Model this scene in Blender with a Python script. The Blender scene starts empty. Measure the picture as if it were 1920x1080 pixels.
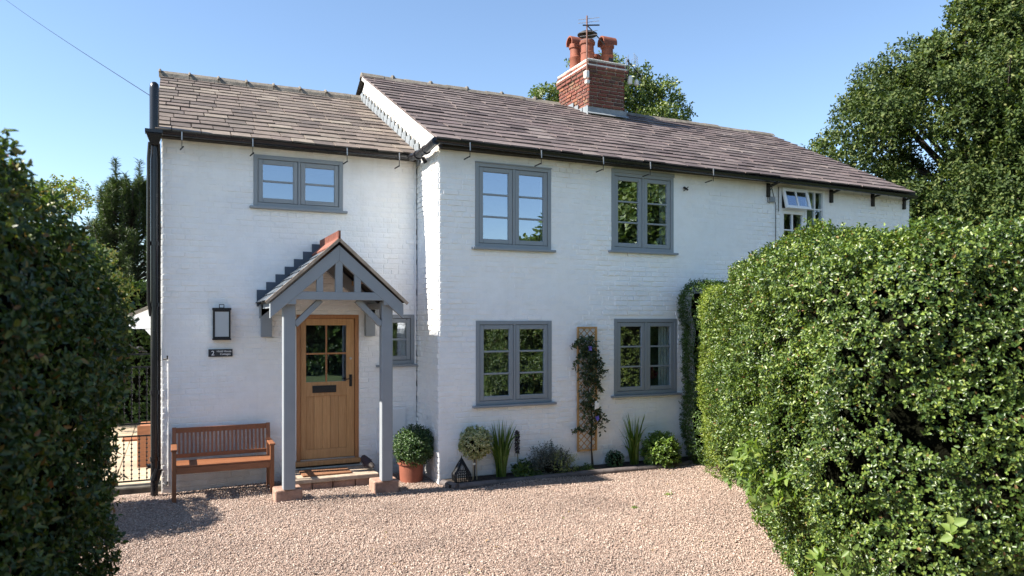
import bpy, math, random
import numpy as np
from mathutils import Vector, Matrix, noise as mnoise
random.seed(7); rng = np.random.default_rng(11)
SC = bpy.context.scene
C = SC.collection
R = math.radians
# ------------------------------------------------------------------ camera
cam_d = bpy.data.cameras.new("camera"); cam = bpy.data.objects.new("camera", cam_d); C.objects.link(cam)
cam.location = (0, 0, 2.25); cam.rotation_euler = (R(90), 0, R(-24.5))
cam_d.sensor_width = 36; cam_d.lens = 36 * 1383 / 1920
cam_d.shift_y = 60 / 1920
cam_d.clip_start = 0.05; cam_d.clip_end = 2000
cam_d.dof.use_dof = True; cam_d.dof.focus_distance = 10.0; cam_d.dof.aperture_fstop = 2.8
SC.camera = cam
# ------------------------------------------------------------------ light
SUN = Vector((-1.0, 0.12, 0.9)).normalized()
el = math.asin(SUN.z); az = math.atan2(SUN.x, SUN.y)
w = bpy.data.worlds.new("World"); SC.world = w; w.use_nodes = True
nt = w.node_tree; nt.nodes.clear()
out = nt.nodes.new("ShaderNodeOutputWorld"); bg = nt.nodes.new("ShaderNodeBackground")
sky = nt.nodes.new("ShaderNodeTexSky"); sky.sky_type = 'NISHITA'; sky.sun_disc = False
sky.sun_elevation = el; sky.sun_rotation = az
sky.air_density = 1.0; sky.dust_density = 0.15; sky.ozone_density = 2.4
bg.inputs['Strength'].default_value = 0.067
nt.links.new(sky.outputs[0], bg.inputs[0]); nt.links.new(bg.outputs[0], out.inputs[0])
sd = bpy.data.lights.new("sun", 'SUN'); so = bpy.data.objects.new("sun", sd); C.objects.link(so)
sd.energy = 3.9; sd.angle = R(0.53); sd.color = (1.0, 0.94, 0.84)
so.rotation_euler = (-SUN).to_track_quat('-Z', 'Y').to_euler(); so.location = (-10, 5, 12)
SC.view_settings.view_transform = 'Standard'; SC.view_settings.look = 'None'
SC.view_settings.exposure = 1.84; SC.view_settings.gamma = 1
SC.view_settings.use_curve_mapping = False
SC.cycles.max_bounces = 8; SC.cycles.transparent_max_bounces = 8
# ------------------------------------------------------------------ materials
def newmat(name):
    m = bpy.data.materials.new(name); m.use_nodes = True
    return m, m.node_tree, m.node_tree.nodes['Principled BSDF']
def N(nt, t, **k):
    n = nt.nodes.new(t)
    for a, b in k.items(): setattr(n, a, b)
    return n
def noise_n(nt, scale, detail=4, vec=None, rough=.55):
    n = N(nt, 'ShaderNodeTexNoise'); n.inputs['Scale'].default_value = scale
    n.inputs['Detail'].default_value = detail; n.inputs['Roughness'].default_value = rough
    if vec is None:
        tc = N(nt, 'ShaderNodeTexCoord'); vec = tc.outputs['Object']
    nt.links.new(vec, n.inputs['Vector']); return n
def ramp(nt, src, stops):
    r = N(nt, 'ShaderNodeValToRGB'); e = r.color_ramp.elements
    while len(e) < len(stops): e.new(0.5)
    for i, (p, c) in enumerate(stops):
        e[i].position = p; e[i].color = (*c, 1) if len(c) == 3 else c
    nt.links.new(src, r.inputs[0]); return r
def mixc(nt, a, b, fac, mode='MIX'):
    m = N(nt, 'ShaderNodeMix', data_type='RGBA', blend_type=mode)
    for s, v in ((0, fac), (6, a), (7, b)):
        if hasattr(v, 'links') or hasattr(v, 'is_linked'): nt.links.new(v, m.inputs[s])
        elif isinstance(v, (int, float)): m.inputs[s].default_value = v
        else: m.inputs[s].default_value = (*v, 1)
    return m.outputs[2]
def bump(nt, b, h, strength, dist=0.01):
    n = N(nt, 'ShaderNodeBump'); n.inputs['Strength'].default_value = strength; n.inputs['Distance'].default_value = dist
    nt.links.new(h, n.inputs['Height']); nt.links.new(n.outputs[0], b.inputs['Normal'])
def simple(name, col, rough=.6, metal=0, spec=.5, var=.12, scale=8, bmp=.15, bscale=60, dist=.004):
    m, t, b = newmat(name)
    n = noise_n(t, scale, 5)
    r = ramp(t, n.outputs[0], [(.3, [c * (1 - var) for c in col]), (.7, [min(1, c * (1 + var)) for c in col])])
    t.links.new(r.outputs[0], b.inputs['Base Color'])
    b.inputs['Roughness'].default_value = rough; b.inputs['Metallic'].default_value = metal
    b.inputs['Specular IOR Level'].default_value = spec
    if bmp: bump(t, b, noise_n(t, bscale, 4).outputs[0], bmp, dist)
    return m
M = {}
# painted brick: warm and cool paint patches, bare thin spots, dusty runs
m, t, b = newmat("white_masonry_paint")
tc = N(t, 'ShaderNodeTexCoord')
n1 = noise_n(t, .9, 6); r1 = ramp(t, n1.outputs[0], [(.3, (.87, .88, .89)), (.5, (.91, .91, .90)), (.72, (.91, .895, .875))])
n2 = noise_n(t, 5, 6, rough=.7); r2 = ramp(t, n2.outputs[0], [(.3, (.93, .92, .90)), (.6, (1, 1, 1))])
c = mixc(t, r1.outputs[0], r2.outputs[0], .7, 'MULTIPLY')
n3 = noise_n(t, 2.2, 8, rough=.8); r3 = ramp(t, n3.outputs[0], [(.66, (0, 0, 0)), (.76, (1, 1, 1))])
c = mixc(t, c, (.60, .50, .40), mixc(t, (0, 0, 0), r3.outputs[0], .28))
gi = N(t, 'ShaderNodeNewGeometry'); ri = ramp(t, gi.outputs['Random Per Island'], [(0, (.955, .96, .97)), (.5, (.99, .99, .99)), (1, (1, .99, .975))])
c = mixc(t, c, ri.outputs[0], .8, 'MULTIPLY')
mp_ = N(t, 'ShaderNodeMapping'); mp_.inputs['Scale'].default_value = (3.2, 3.2, .5); t.links.new(tc.outputs['Object'], mp_.inputs[0])
ns_ = noise_n(t, 1.0, 5, mp_.outputs[0], .6)
sx_ = N(t, 'ShaderNodeSeparateXYZ'); t.links.new(tc.outputs['Object'], sx_.inputs[0])
z1 = N(t, 'ShaderNodeMapRange'); z1.inputs[1].default_value = 4.22; z1.inputs[2].default_value = 4.66; t.links.new(sx_.outputs[2], z1.inputs[0])
z2 = N(t, 'ShaderNodeMapRange'); z2.inputs[1].default_value = .5; z2.inputs[2].default_value = .02; t.links.new(sx_.outputs[2], z2.inputs[0])
def mul_(a, b_):
    q = N(t, 'ShaderNodeMath', operation='MULTIPLY'); t.links.new(a, q.inputs[0])
    if isinstance(b_, float): q.inputs[1].default_value = b_
    else: t.links.new(b_, q.inputs[1])
    return q.outputs[0]
c = mixc(t, c, (.50, .41, .30), mul_(mul_(z1.outputs[0], ns_.outputs[0]), .95))     # dirty drips below the gutters
c = mixc(t, c, (.40, .36, .30), mul_(mul_(z2.outputs[0], ns_.outputs[0]), .8))      # mud splash along the foot of the wall
mq_ = N(t, 'ShaderNodeMapping'); mq_.inputs['Scale'].default_value = (9, 9, .4); t.links.new(tc.outputs['Object'], mq_.inputs[0])
c = mixc(t, c, (.55, .52, .47), mul_(ramp(t, noise_n(t, 1.0, 4, mq_.outputs[0]).outputs[0], [(.58, (0, 0, 0)), (.78, (1, 1, 1))]).outputs[0], .12))
t.links.new(c, b.inputs['Base Color']); b.inputs['Roughness'].default_value = .62; b.inputs['Specular IOR Level'].default_value = .3
bump(t, b, noise_n(t, 24, 9, rough=.72).outputs[0], .8, .013)
M['white'] = m
# slates
def slate(name, cols, moss=.25):
    m, t, b = newmat(name)
    g = N(t, 'ShaderNodeNewGeometry')
    r = ramp(t, g.outputs['Random Per Island'], [(i / (len(cols) - 1), cc) for i, cc in enumerate(cols)])
    n = noise_n(t, 7, 8, rough=.7); rr = ramp(t, n.outputs[0], [(.28, (.62, .6, .58)), (.7, (1.2, 1.18, 1.15))])
    c = mixc(t, r.outputs[0], rr.outputs[0], .9, 'MULTIPLY')
    n2 = noise_n(t, 2.1, 8, rough=.8); r2 = ramp(t, n2.outputs[0], [(.55, (0, 0, 0)), (.72, (1, 1, 1))])
    c = mixc(t, c, (.19, .175, .12), mixc(t, (0, 0, 0), r2.outputs[0], moss))
    t.links.new(c, b.inputs['Base Color']); b.inputs['Roughness'].default_value = .72; b.inputs['Specular IOR Level'].default_value = .3
    bump(t, b, noise_n(t, 18, 8, rough=.75).outputs[0], .6, .012)
    return m
M['slate_l'] = slate("riven_slate_brown", [(.12, .098, .086), (.185, .15, .128), (.10, .082, .074), (.22, .185, .155), (.15, .118, .105), (.25, .215, .178)], .4)
M['slate_m'] = slate("riven_slate_purple", [(.10, .08, .078), (.16, .128, .122), (.08, .062, .062), (.175, .142, .136), (.125, .095, .094), (.20, .168, .158)], .28)
M['slate_g'] = slate("porch_slate_blue", [(.07, .09, .115), (.09, .11, .135), (.06, .075, .1)], .05)
M['ridge'] = simple("ridge_stone", (.16, .14, .115), .85, var=.35, scale=9, bmp=.5, bscale=40, dist=.01)
M['lead'] = simple("lead_sheet", (.20, .22, .235), .5, var=.2, scale=10)
M['leaddark'] = simple("painted_flashing", (.065, .085, .115), .55, var=.15)
M['black'] = simple("black_gloss_plastic", (.012, .012, .014), .25, var=.2, bmp=0)
M['iron'] = simple("wrought_iron", (.015, .015, .016), .45, metal=.3)
M['soffit'] = simple("dark_old_timber", (.022, .019, .016), .8, var=.4, scale=20)
M['grey'] = simple("slate_grey_paint", (.25, .275, .295), .42, var=.04, scale=3, bmp=.06, bscale=90)
M['greyw'] = simple("slate_grey_timber_paint", (.25, .272, .292), .55, var=.05, scale=5, bmp=.15, bscale=40)
M['upvc'] = simple("white_plastic", (.8, .8, .8), .3, var=.02, bmp=0)
M['gap'] = simple("rubber_seal", (.01, .01, .012), .8, bmp=0)
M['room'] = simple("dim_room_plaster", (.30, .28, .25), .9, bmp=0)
M['curtain'] = simple("pale_curtain", (.8, .8, .76), .9, var=.15, scale=12)
M['terra'] = simple("terracotta", (.22, .068, .038), .75, var=.2, scale=7, bmp=.2)
M['terrac'] = simple("terracotta_chimney", (.20, .058, .030), .75, var=.35, scale=5, bmp=.25)
M['soot'] = simple("sooted_steel", (.035, .03, .028), .6, metal=.3, var=.3)
M['mortar'] = simple("lime_mortar", (.40, .35, .30), .9, var=.25, scale=25, bmp=.4)
M['cement'] = simple("white_flaunching", (.70, .67, .62), .85, var=.12, scale=10, bmp=.4)
M['redridge'] = simple("red_crested_ridge", (.21, .075, .05), .75, var=.35, scale=12, bmp=.3)
M['alu'] = simple("aerial_metal", (.5, .48, .46), .4, metal=.7, bmp=0)
M['rustpole'] = simple("rusty_pole", (.16, .075, .055), .7, var=.4, scale=20)
M['stone'] = simple("red_sandstone", (.31, .19, .14), .9, var=.3, scale=9, bmp=.7, bscale=30, dist=.015)
M['stonetop'] = simple("worn_sandstone", (.36, .28, .21), .85, var=.3, scale=11, bmp=.5, bscale=30, dist=.01)
M['mat'] = simple("coir_mat", (.23, .105, .05), .95, var=.25, scale=60, bmp=.9, bscale=220, dist=.01)
M['soil'] = simple("bed_soil", (.035, .025, .018), .95, var=.4, scale=20, bmp=1, bscale=30, dist=.03)
M['edging'] = simple("blue_brick_edging", (.115, .095, .09), .7, var=.35, scale=9, bmp=.4, bscale=30)
M['paving'] = simple("sandstone_paving", (.33, .26, .18), .85, var=.15, scale=2.5, bmp=.3)
M['darkstep'] = simple("mossy_stone", (.07, .062, .05), .9, var=.4, scale=9, bmp=.6)
M['plate'] = simple("slate_plate", (.018, .02, .026), .4, bmp=0)
M['letters'] = simple("white_lettering", (.8, .8, .8), .6, bmp=0)
M['label'] = simple("white_card", (.8, .8, .78), .6, bmp=0)
M['bark'] = simple("tree_bark", (.045, .036, .027), .95, var=.4, scale=6, bmp=1, bscale=12, dist=.05)
M['bark2'] = simple("hedge_twig_bark", (.16, .11, .075), .85, bmp=0)
M['stemg'] = simple("green_stem", (.09, .13, .035), .6, bmp=0)
M['cane'] = simple("bamboo_cane", (.42, .33, .2), .6, bmp=0)
M['core'] = simple("hedge_shade_core", (.006, .0065, .004), 1, var=.5, scale=12, bmp=1, bscale=15, dist=.05)  # near-black colour paints the deep shade inside foliage, as a solid core
M['frost'] = None
m, t, b = newmat("frosted_glass"); b.inputs['Base Color'].default_value = (.62, .66, .68, 1); b.inputs['Roughness'].default_value = .35
b.inputs['Transmission Weight'].default_value = .35; M['frost'] = m
m, t, b = newmat("lamp_bulb_glass"); b.inputs['Base Color'].default_value = (.85, .85, .83, 1); b.inputs['Roughness'].default_value = .2; M['bulb'] = m
def glass(name, ior, tint):
    m = bpy.data.materials.new(name); m.use_nodes = True; t = m.node_tree; t.nodes.clear()
    o = N(t, 'ShaderNodeOutputMaterial'); mx = N(t, 'ShaderNodeMixShader'); tr = N(t, 'ShaderNodeBsdfTransparent'); gl = N(t, 'ShaderNodeBsdfGlossy')
    fr = N(t, 'ShaderNodeFresnel'); fr.inputs[0].default_value = ior
    tr.inputs[0].default_value = (*tint, 1); gl.inputs['Roughness'].default_value = .008; gl.inputs[0].default_value = (.78, .87, 1, 1)
    bn = N(t, 'ShaderNodeBump'); bn.inputs['Strength'].default_value = .06; bn.inputs['Distance'].default_value = .02
    nn = noise_n(t, 1.6, 2); t.links.new(nn.outputs[0], bn.inputs['Height']); t.links.new(bn.outputs[0], gl.inputs['Normal'])
    gb_n = N(t, 'ShaderNodeNewGeometry'); sb = N(t, 'ShaderNodeMath', operation='SUBTRACT'); sb.inputs[0].default_value = 1; t.links.new(gb_n.outputs['Backfacing'], sb.inputs[1])
    ml = N(t, 'ShaderNodeMath', operation='MULTIPLY'); t.links.new(fr.outputs[0], ml.inputs[0]); t.links.new(sb.outputs[0], ml.inputs[1])   # the inner face of the sheet adds no second mirror
    t.links.new(ml.outputs[0], mx.inputs[0]); t.links.new(tr.outputs[0], mx.inputs[1]); t.links.new(gl.outputs[0], mx.inputs[2]); t.links.new(mx.outputs[0], o.inputs[0])
    return m
M['glass'] = glass("coated_window_glass", 5.0, (.75, .8, .8))
M['glass2'] = glass("plain_window_glass", 3.4, (.8, .85, .85))
# wood
def wood(name, c1, c2, axis_scale=(30, 30, 2.2), rough=.45, planks=0):
    m, t, b = newmat(name); tc = N(t, 'ShaderNodeTexCoord'); mp = N(t, 'ShaderNodeMapping'); mp.inputs['Scale'].default_value = axis_scale
    t.links.new(tc.outputs['Object'], mp.inputs[0]); n = noise_n(t, 1.6, 6, mp.outputs[0], .65)
    r = ramp(t, n.outputs[0], [(.3, c1), (.72, c2)])
    g = N(t, 'ShaderNodeNewGeometry'); r2 = ramp(t, g.outputs['Random Per Island'], [(0, (.74, .68, .62)), (.5, (1, 1, 1)), (1, (1.15, 1.15, 1.12))])
    c = mixc(t, r.outputs[0], r2.outputs[0], .85, 'MULTIPLY')
    t.links.new(c, b.inputs['Base Color']); b.inputs['Roughness'].default_value = rough; bump(t, b, n.outputs[0], .2, .003); return m
M['oak'] = wood("oiled_oak", (.38, .19, .072), (.53, .30, .13))
M['oakfr'] = wood("oiled_oak_frame", (.30, .125, .045), (.42, .19, .07))
M['teak'] = wood("oiled_hardwood", (.19, .075, .035), (.31, .125, .055), (3, 40, 40))
M['teakv'] = wood("oiled_hardwood_slats", (.18, .07, .032), (.29, .115, .05), (40, 40, 3))
M['sawn'] = wood("sawn_treated_timber", (.40, .21, .07), (.55, .32, .13))
# red brick
m, t, b = newmat("weathered_red_brick"); g = N(t, 'ShaderNodeNewGeometry')
r = ramp(t, g.outputs['Random Per Island'], [(0, (.13, .042, .03)), (.3, (.21, .062, .04)), (.55, (.16, .05, .036)), (.75, (.26, .10, .055)), (.9, (.08, .035, .03)), (1, (.25, .14, .08))])
n = noise_n(t, 14, 8, rough=.75); rr = ramp(t, n.outputs[0], [(.3, (.5, .47, .45)), (.65, (1.15, 1.12, 1.1))]); c = mixc(t, r.outputs[0], rr.outputs[0], .8, 'MULTIPLY')
n = noise_n(t, 3, 8, rough=.8); rr = ramp(t, n.outputs[0], [(.5, (0, 0, 0)), (.68, (1, 1, 1))]); c = mixc(t, c, (.05, .04, .032), mixc(t, (0, 0, 0), rr.outputs[0], .7))
t.links.new(c, b.inputs['Base Color']); b.inputs['Roughness'].default_value = .85; bump(t, b, noise_n(t, 40, 6).outputs[0], .5, .008); M['brick'] = m
# gravel stones and ground
def gravelcol(t, src):
    return ramp(t, src, [(0, (.24, .175, .14)), (.2, (.36, .27, .22)), (.42, (.42, .305, .25)), (.6, (.485, .385, .32)), (.78, (.37, .245, .192)), (.92, (.60, .51, .435)), (1, (.15, .112, .095))])
m, t, b = newmat("pink_gravel_stone"); g = N(t, 'ShaderNodeNewGeometry'); r = gravelcol(t, g.outputs['Random Per Island'])
r2 = ramp(t, noise_n(t, .7, 7, rough=.65).outputs[0], [(.3, (.70, .69, .69)), (.5, (.98, .97, .96)), (.7, (1.12, 1.10, 1.07))])
t.links.new(mixc(t, r.outputs[0], r2.outputs[0], 1.0, 'MULTIPLY'), b.inputs['Base Color']); b.inputs['Roughness'].default_value = .8; M['stones'] = m
m, t, b = newmat("pink_gravel_bed"); v = N(t, 'ShaderNodeTexVoronoi'); v.inputs['Scale'].default_value = 55; tc = N(t, 'ShaderNodeTexCoord'); t.links.new(tc.outputs['Object'], v.inputs['Vector'])
sp = N(t, 'ShaderNodeSeparateColor'); t.links.new(v.outputs['Color'], sp.inputs[0]); r = gravelcol(t, sp.outputs[0])
c = mixc(t, r.outputs[0], (.62, .6, .58), 1.0, 'MULTIPLY')
t.links.new(c, b.inputs['Base Color']); b.inputs['Roughness'].default_value = .9
mt = N(t, 'ShaderNodeMath', operation='SUBTRACT'); mt.inputs[0].default_value = 1; t.links.new(v.outputs['Distance'], mt.inputs[1]); bump(t, b, mt.outputs[0], .9, .012); M['gravel'] = m
m, t, b = newmat("rough_grass"); r = ramp(t, noise_n(t, 3, 8).outputs[0], [(.3, (.035, .06, .015)), (.7, (.09, .12, .03))]); t.links.new(r.outputs[0], b.inputs['Base Color']); b.inputs['Roughness'].default_value = .95
bump(t, b, noise_n(t, 40, 6).outputs[0], 1, .05); M['grass'] = m
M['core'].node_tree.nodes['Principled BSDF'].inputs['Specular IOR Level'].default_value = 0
# leaves
def leafmat(name, cols, rough=.4, trans=.3, tcol=None, clump=.9, cscale=1.5, spec=.5):
    m, t, b = newmat(name); g = N(t, 'ShaderNodeNewGeometry')
    r = ramp(t, g.outputs['Random Per Island'], [(p, c) for p, c in cols])
    n = noise_n(t, cscale, 3); rr = ramp(t, n.outputs[0], [(.3, (.62, .66, .6)), (.68, (1.25, 1.2, 1.1))])
    c = mixc(t, r.outputs[0], rr.outputs[0], clump, 'MULTIPLY')
    t.links.new(c, b.inputs['Base Color']); b.inputs['Roughness'].default_value = rough; b.inputs['Specular IOR Level'].default_value = spec
    tl = N(t, 'ShaderNodeBsdfTranslucent'); c2 = mixc(t, c, (1.5, 1.6, .6), 1.0, 'MULTIPLY'); t.links.new(c2, tl.inputs[0])
    mx = N(t, 'ShaderNodeMixShader'); mx.inputs[0].default_value = trans
    o = t.nodes['Material Output']; t.links.new(b.outputs[0], mx.inputs[1]); t.links.new(tl.outputs[0], mx.inputs[2]); t.links.new(mx.outputs[0], o.inputs[0])
    return m
M['holly'] = leafmat("holly_leaf", [(0, (.027, .054, .014)), (.3, (.055, .10, .022)), (.65, (.105, .162, .034)), (.9, (.20, .25, .055)), (.975, (.17, .25, .05)), (.985, (.22, .13, .05)), (1, (.10, .045, .02))], .37, .22, cscale=1.8, spec=.5)
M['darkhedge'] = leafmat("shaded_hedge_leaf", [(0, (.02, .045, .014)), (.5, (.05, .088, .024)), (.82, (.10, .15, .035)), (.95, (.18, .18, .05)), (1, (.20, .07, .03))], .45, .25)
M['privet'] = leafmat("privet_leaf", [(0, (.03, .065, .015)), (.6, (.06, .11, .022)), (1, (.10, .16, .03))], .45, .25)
M['privet_sunlit'] = leafmat("sunlit_tint_privet_leaf", [(0, (.09, .14, .028)), (.6, (.165, .225, .04)), (1, (.28, .32, .065))], .45, .35)  # privet leaf again, with sunlight put into a yellower tint
M['oakleaf'] = leafmat("oak_tree_leaf", [(0, (.024, .045, .013)), (.5, (.052, .083, .022)), (.85, (.095, .13, .036)), (1, (.17, .185, .065))], .6, .22, cscale=.5, spec=.25)
M['oakleaf2'] = leafmat("distant_tree_leaf", [(0, (.05, .085, .02)), (.5, (.09, .135, .03)), (1, (.17, .20, .06))], .42, .25, cscale=.5)
M['pine'] = leafmat("pine_needle", [(0, (.03, .055, .02)), (.6, (.065, .10, .038)), (1, (.12, .155, .06))], .5, .15, cscale=1.2)
M['bright'] = leafmat("bright_young_leaf", [(0, (.11, .18, .045)), (.6, (.18, .26, .065)), (1, (.27, .33, .10))], .5, .4)
M['birch'] = leafmat("light_garden_tree_leaf", [(0, (.07, .11, .03)), (.6, (.12, .165, .04)), (1, (.24, .19, .05))], .5, .4)
M['varieg'] = leafmat("variegated_leaf", [(0, (.13, .17, .06)), (.45, (.27, .30, .12)), (.7, (.55, .54, .34)), (1, (.60, .58, .38))], .4, .2)
M['iris'] = leafmat("strap_leaf", [(0, (.06, .11, .02)), (.6, (.10, .17, .03)), (1, (.16, .24, .05))], .4, .3)
M['hebe'] = leafmat("grey_purple_shrub_leaf", [(0, (.05, .06, .055)), (.5, (.09, .10, .085)), (1, (.12, .13, .09))], .55, .15)
M['limey'] = leafmat("lime_tip_leaf", [(0, (.16, .2, .06)), (1, (.36, .38, .15))], .5, .3)
M['box'] = leafmat("clipped_box_leaf", [(0, (.03, .085, .04)), (1, (.06, .14, .06))], .5, .15)
M['round'] = leafmat("round_shrub_leaf", [(0, (.07, .13, .02)), (.6, (.12, .2, .03)), (1, (.22, .3, .06))], .42, .3)
M['pot_leaf'] = leafmat("pot_plant_leaf", [(0, (.022, .055, .018)), (.6, (.045, .10, .026)), (1, (.10, .165, .04))], .45, .2)
M['clem'] = leafmat("climber_leaf", [(0, (.02, .038, .016)), (.6, (.042, .07, .026)), (1, (.09, .12, .045))], .42, .15)
M['dryleaf'] = leafmat("dry_fallen_leaf", [(0, (.20, .11, .04)), (.6, (.30, .2, .07)), (1, (.16, .2, .05))], .7, .1)
M['flowerp'] = simple("violet_petal", (.18, .13, .5), .6, bmp=0)
M['seed'] = simple("dark_flower_spike", (.045, .03, .035), .8, bmp=0)
M['redfl'] = simple("crimson_petal", (.35, .01, .05), .6, bmp=0)
# ------------------------------------------------------------------ mesh helpers
class MB:
    def __init__(s): s.v = []; s.f = []
    def quad(s, *p):
        n = len(s.v); s.v += [tuple(q) for q in p]; s.f.append(tuple(range(n, n + len(p))))
    def box(s, x0, x1, y0, y1, z0, z1, bev=0):
        n = len(s.v)
        s.v += [(x0, y0, z0), (x1, y0, z0), (x1, y1, z0), (x0, y1, z0), (x0, y0, z1), (x1, y0, z1), (x1, y1, z1), (x0, y1, z1)]
        s.f += [tuple(n + i for i in q) for q in ((0, 3, 2, 1), (4, 5, 6, 7), (0, 1, 5, 4), (1, 2, 6, 5), (2, 3, 7, 6), (3, 0, 4, 7))]
        return s
    def bar(s, a, b, w, d, up=(0, 0, 1)):
        a = Vector(a); b = Vector(b); t = (b - a).normalized(); up = Vector(up)
        if abs(t.dot(up)) > .99: up = Vector((0, 1, 0))
        u = t.cross(up).normalized(); q = u.cross(t).normalized(); n = len(s.v)
        for p in (a, b):
            for i, j in ((-1, -1), (1, -1), (1, 1), (-1, 1)): s.v.append(tuple(p + u * i * w / 2 + q * j * d / 2))
        s.f += [tuple(n + i for i in f) for f in ((0, 1, 2, 3), (7, 6, 5, 4), (0, 4, 5, 1), (1, 5, 6, 2), (2, 6, 7, 3), (3, 7, 4, 0))]
        return s
    def tube(s, pts, rad, seg=8, cap=True):
        pts = [Vector(p) for p in pts]; n0 = len(s.v); prev = None
        if not hasattr(rad, '__len__'): rad = [rad] * len(pts)
        for i, p in enumerate(pts):
            t = (pts[min(i + 1, len(pts) - 1)] - pts[max(i - 1, 0)])
            if t.length < 1e-9: t = Vector((0, 0, 1))
            t.normalize()
            if prev is None:
                u = t.orthogonal().normalized()
            else:
                u = (prev - t * prev.dot(t)); u = u.normalized() if u.length > 1e-6 else t.orthogonal().normalized()
            prev = u; q = t.cross(u)
            for k in range(seg):
                a = 2 * math.pi * k / seg; s.v.append(tuple(p + (u * math.cos(a) + q * math.sin(a)) * rad[i]))
        for i in range(len(pts) - 1):
            for k in range(seg):
                a = n0 + i * seg + k; b = n0 + i * seg + (k + 1) % seg; s.f.append((a, b, b + seg, a + seg))
        if cap:
            s.f.append(tuple(n0 + k for k in range(seg))[::-1]); s.f.append(tuple(n0 + (len(pts) - 1) * seg + k for k in range(seg)))
        return s
    def lathe(s, prof, cx, cy, seg=24):
        n0 = len(s.v)
        for r, z in prof:
            for k in range(seg):
                a = 2 * math.pi * k / seg; s.v.append((cx + r * math.cos(a), cy + r * math.sin(a), z))
        for i in range(len(prof) - 1):
            for k in range(seg):
                a = n0 + i * seg + k; b = n0 + i * seg + (k + 1) % seg; s.f.append((a, b, b + seg, a + seg))
        return s
    def prism(s, poly, y0, y1):          # poly in (x,z), extruded along y
        n = len(s.v); k = len(poly)
        s.v += [(x, y0, z) for x, z in poly] + [(x, y1, z) for x, z in poly]
        s.f.append(tuple(range(n, n + k))); s.f.append(tuple(range(n + 2 * k - 1, n + k - 1, -1)))
        for i in range(k): j = (i + 1) % k; s.f.append((n + j, n + i, n + k + i, n + k + j))
        return s
    def build(s, name, mat, parent=None, smooth=False, bevel=0):
        me = bpy.data.meshes.new(name); me.from_pydata(s.v, [], s.f); me.update()
        o = bpy.data.objects.new(name, me); C.objects.link(o); me.materials.append(M[mat] if isinstance(mat, str) else mat)
        if parent is not None: link(o, parent)
        if smooth:
            for p in me.polygons: p.use_smooth = True
            try: me.set_sharp_from_angle(angle=R(40))
            except Exception: pass
        if bevel:
            md = o.modifiers.new('edge', 'BEVEL'); md.width = bevel; md.segments = 2; md.limit_method = 'ANGLE'; md.harden_normals = False
        return o
def wloc(p):
    v = Vector(p.location)
    while p.parent is not None: p = p.parent; v += Vector(p.location)
    return v
def link(o, parent):
    o.parent = parent; o.location = -wloc(parent)      # meshes are modelled in world metres; parents carry only a location
def tag(o, label=None, cat=None, group=None, kind=None):
    if label: o['label'] = label
    if cat: o['category'] = cat
    if group: o['group'] = group
    if kind: o['kind'] = kind
    return o
def empty(name, loc, label, cat, group=None):
    o = bpy.data.objects.new(name, None); C.objects.link(o); o.location = loc; o.empty_display_size = .2
    return tag(o, label, cat, group)
def nrm(a): return a / np.maximum(np.linalg.norm(a, axis=-1, keepdims=True), 1e-9)
def npmesh(name, verts, faces, mat, parent=None, smooth=False):
    me = bpy.data.meshes.new(name); nv = len(verts); nf, k = faces.shape
    me.vertices.add(nv); me.vertices.foreach_set('co', np.ascontiguousarray(verts, dtype=np.float32).ravel())
    me.loops.add(nf * k); me.loops.foreach_set('vertex_index', faces.astype(np.int32).ravel())
    me.polygons.add(nf); me.polygons.foreach_set('loop_start', np.arange(0, nf * k, k, dtype=np.int32)); me.polygons.foreach_set('loop_total', np.full(nf, k, dtype=np.int32))
    if smooth: me.polygons.foreach_set('use_smooth', np.ones(nf, dtype=bool))
    me.update(calc_edges=True); me.validate()
    o = bpy.data.objects.new(name, me); C.objects.link(o); me.materials.append(M[mat])
    if parent is not None: link(o, parent)
    return o
def leaves(name, base, dr, nm, L, W, mat, parent=None, fold=.25, droop=.15):
    n = len(base); dr = nrm(dr); side = nrm(np.cross(dr, nm)); nm = np.cross(side, dr)
    L = np.broadcast_to(L, n)[:, None]; W = np.broadcast_to(W, n)[:, None]
    v = np.empty((n, 6, 3))
    v[:, 0] = base; v[:, 3] = base + dr * L - nm * L * droop
    for i, (a, ww, sg) in enumerate(((.3, .5, 1), (.72, .36, 1), (.72, .36, -1), (.3, .5, -1))):
        j = (1, 2, 4, 5)[i]; v[:, j] = base + dr * L * a + side * W * ww * sg + nm * (W * fold * ww * 2 - L * droop * a * a)
    idx = np.arange(n)[:, None] * 6; f = np.concatenate([idx + np.array([0, 1, 2, 3]), idx + np.array([3, 4, 5, 0])])
    return npmesh(name, v.reshape(-1, 3), f, mat, parent)
def shoots(P, A, per, L, W, spread=1.0, stem=.06, jit=.35):
    """leaf sprays: per leaves spiralling round the end of each shoot P, axis A"""
    n = len(P); A = nrm(A); ref = np.tile(np.array([[.31, .17, .94]]), (n, 1)); U = nrm(np.cross(A, ref)); V = np.cross(A, U)
    B = []; D = []; NN = []; LL = []; WW = []
    ph0 = rng.random(n) * 6.28
    for k in range(per):
        ph = ph0 + k * 2.4; rad = U * np.cos(ph)[:, None] + V * np.sin(ph)[:, None]
        rise = .25 + .9 * k / per
        d = nrm(rad * spread + A * rise + rng.normal(0, jit, (n, 3)))
        B.append(P + A * (stem * (k / per - .5)) + rng.normal(0, stem * .12, (n, 3))); D.append(d)
        NN.append(nrm(A - d * np.sum(A * d, 1, keepdims=True) + rng.normal(0, .3, (n, 3))))
        s = rng.uniform(.7, 1.2, n); LL.append(L * s); WW.append(W * s)
    return np.concatenate(B), np.concatenate(D), np.concatenate(NN), np.concatenate(LL), np.concatenate(WW)
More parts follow.
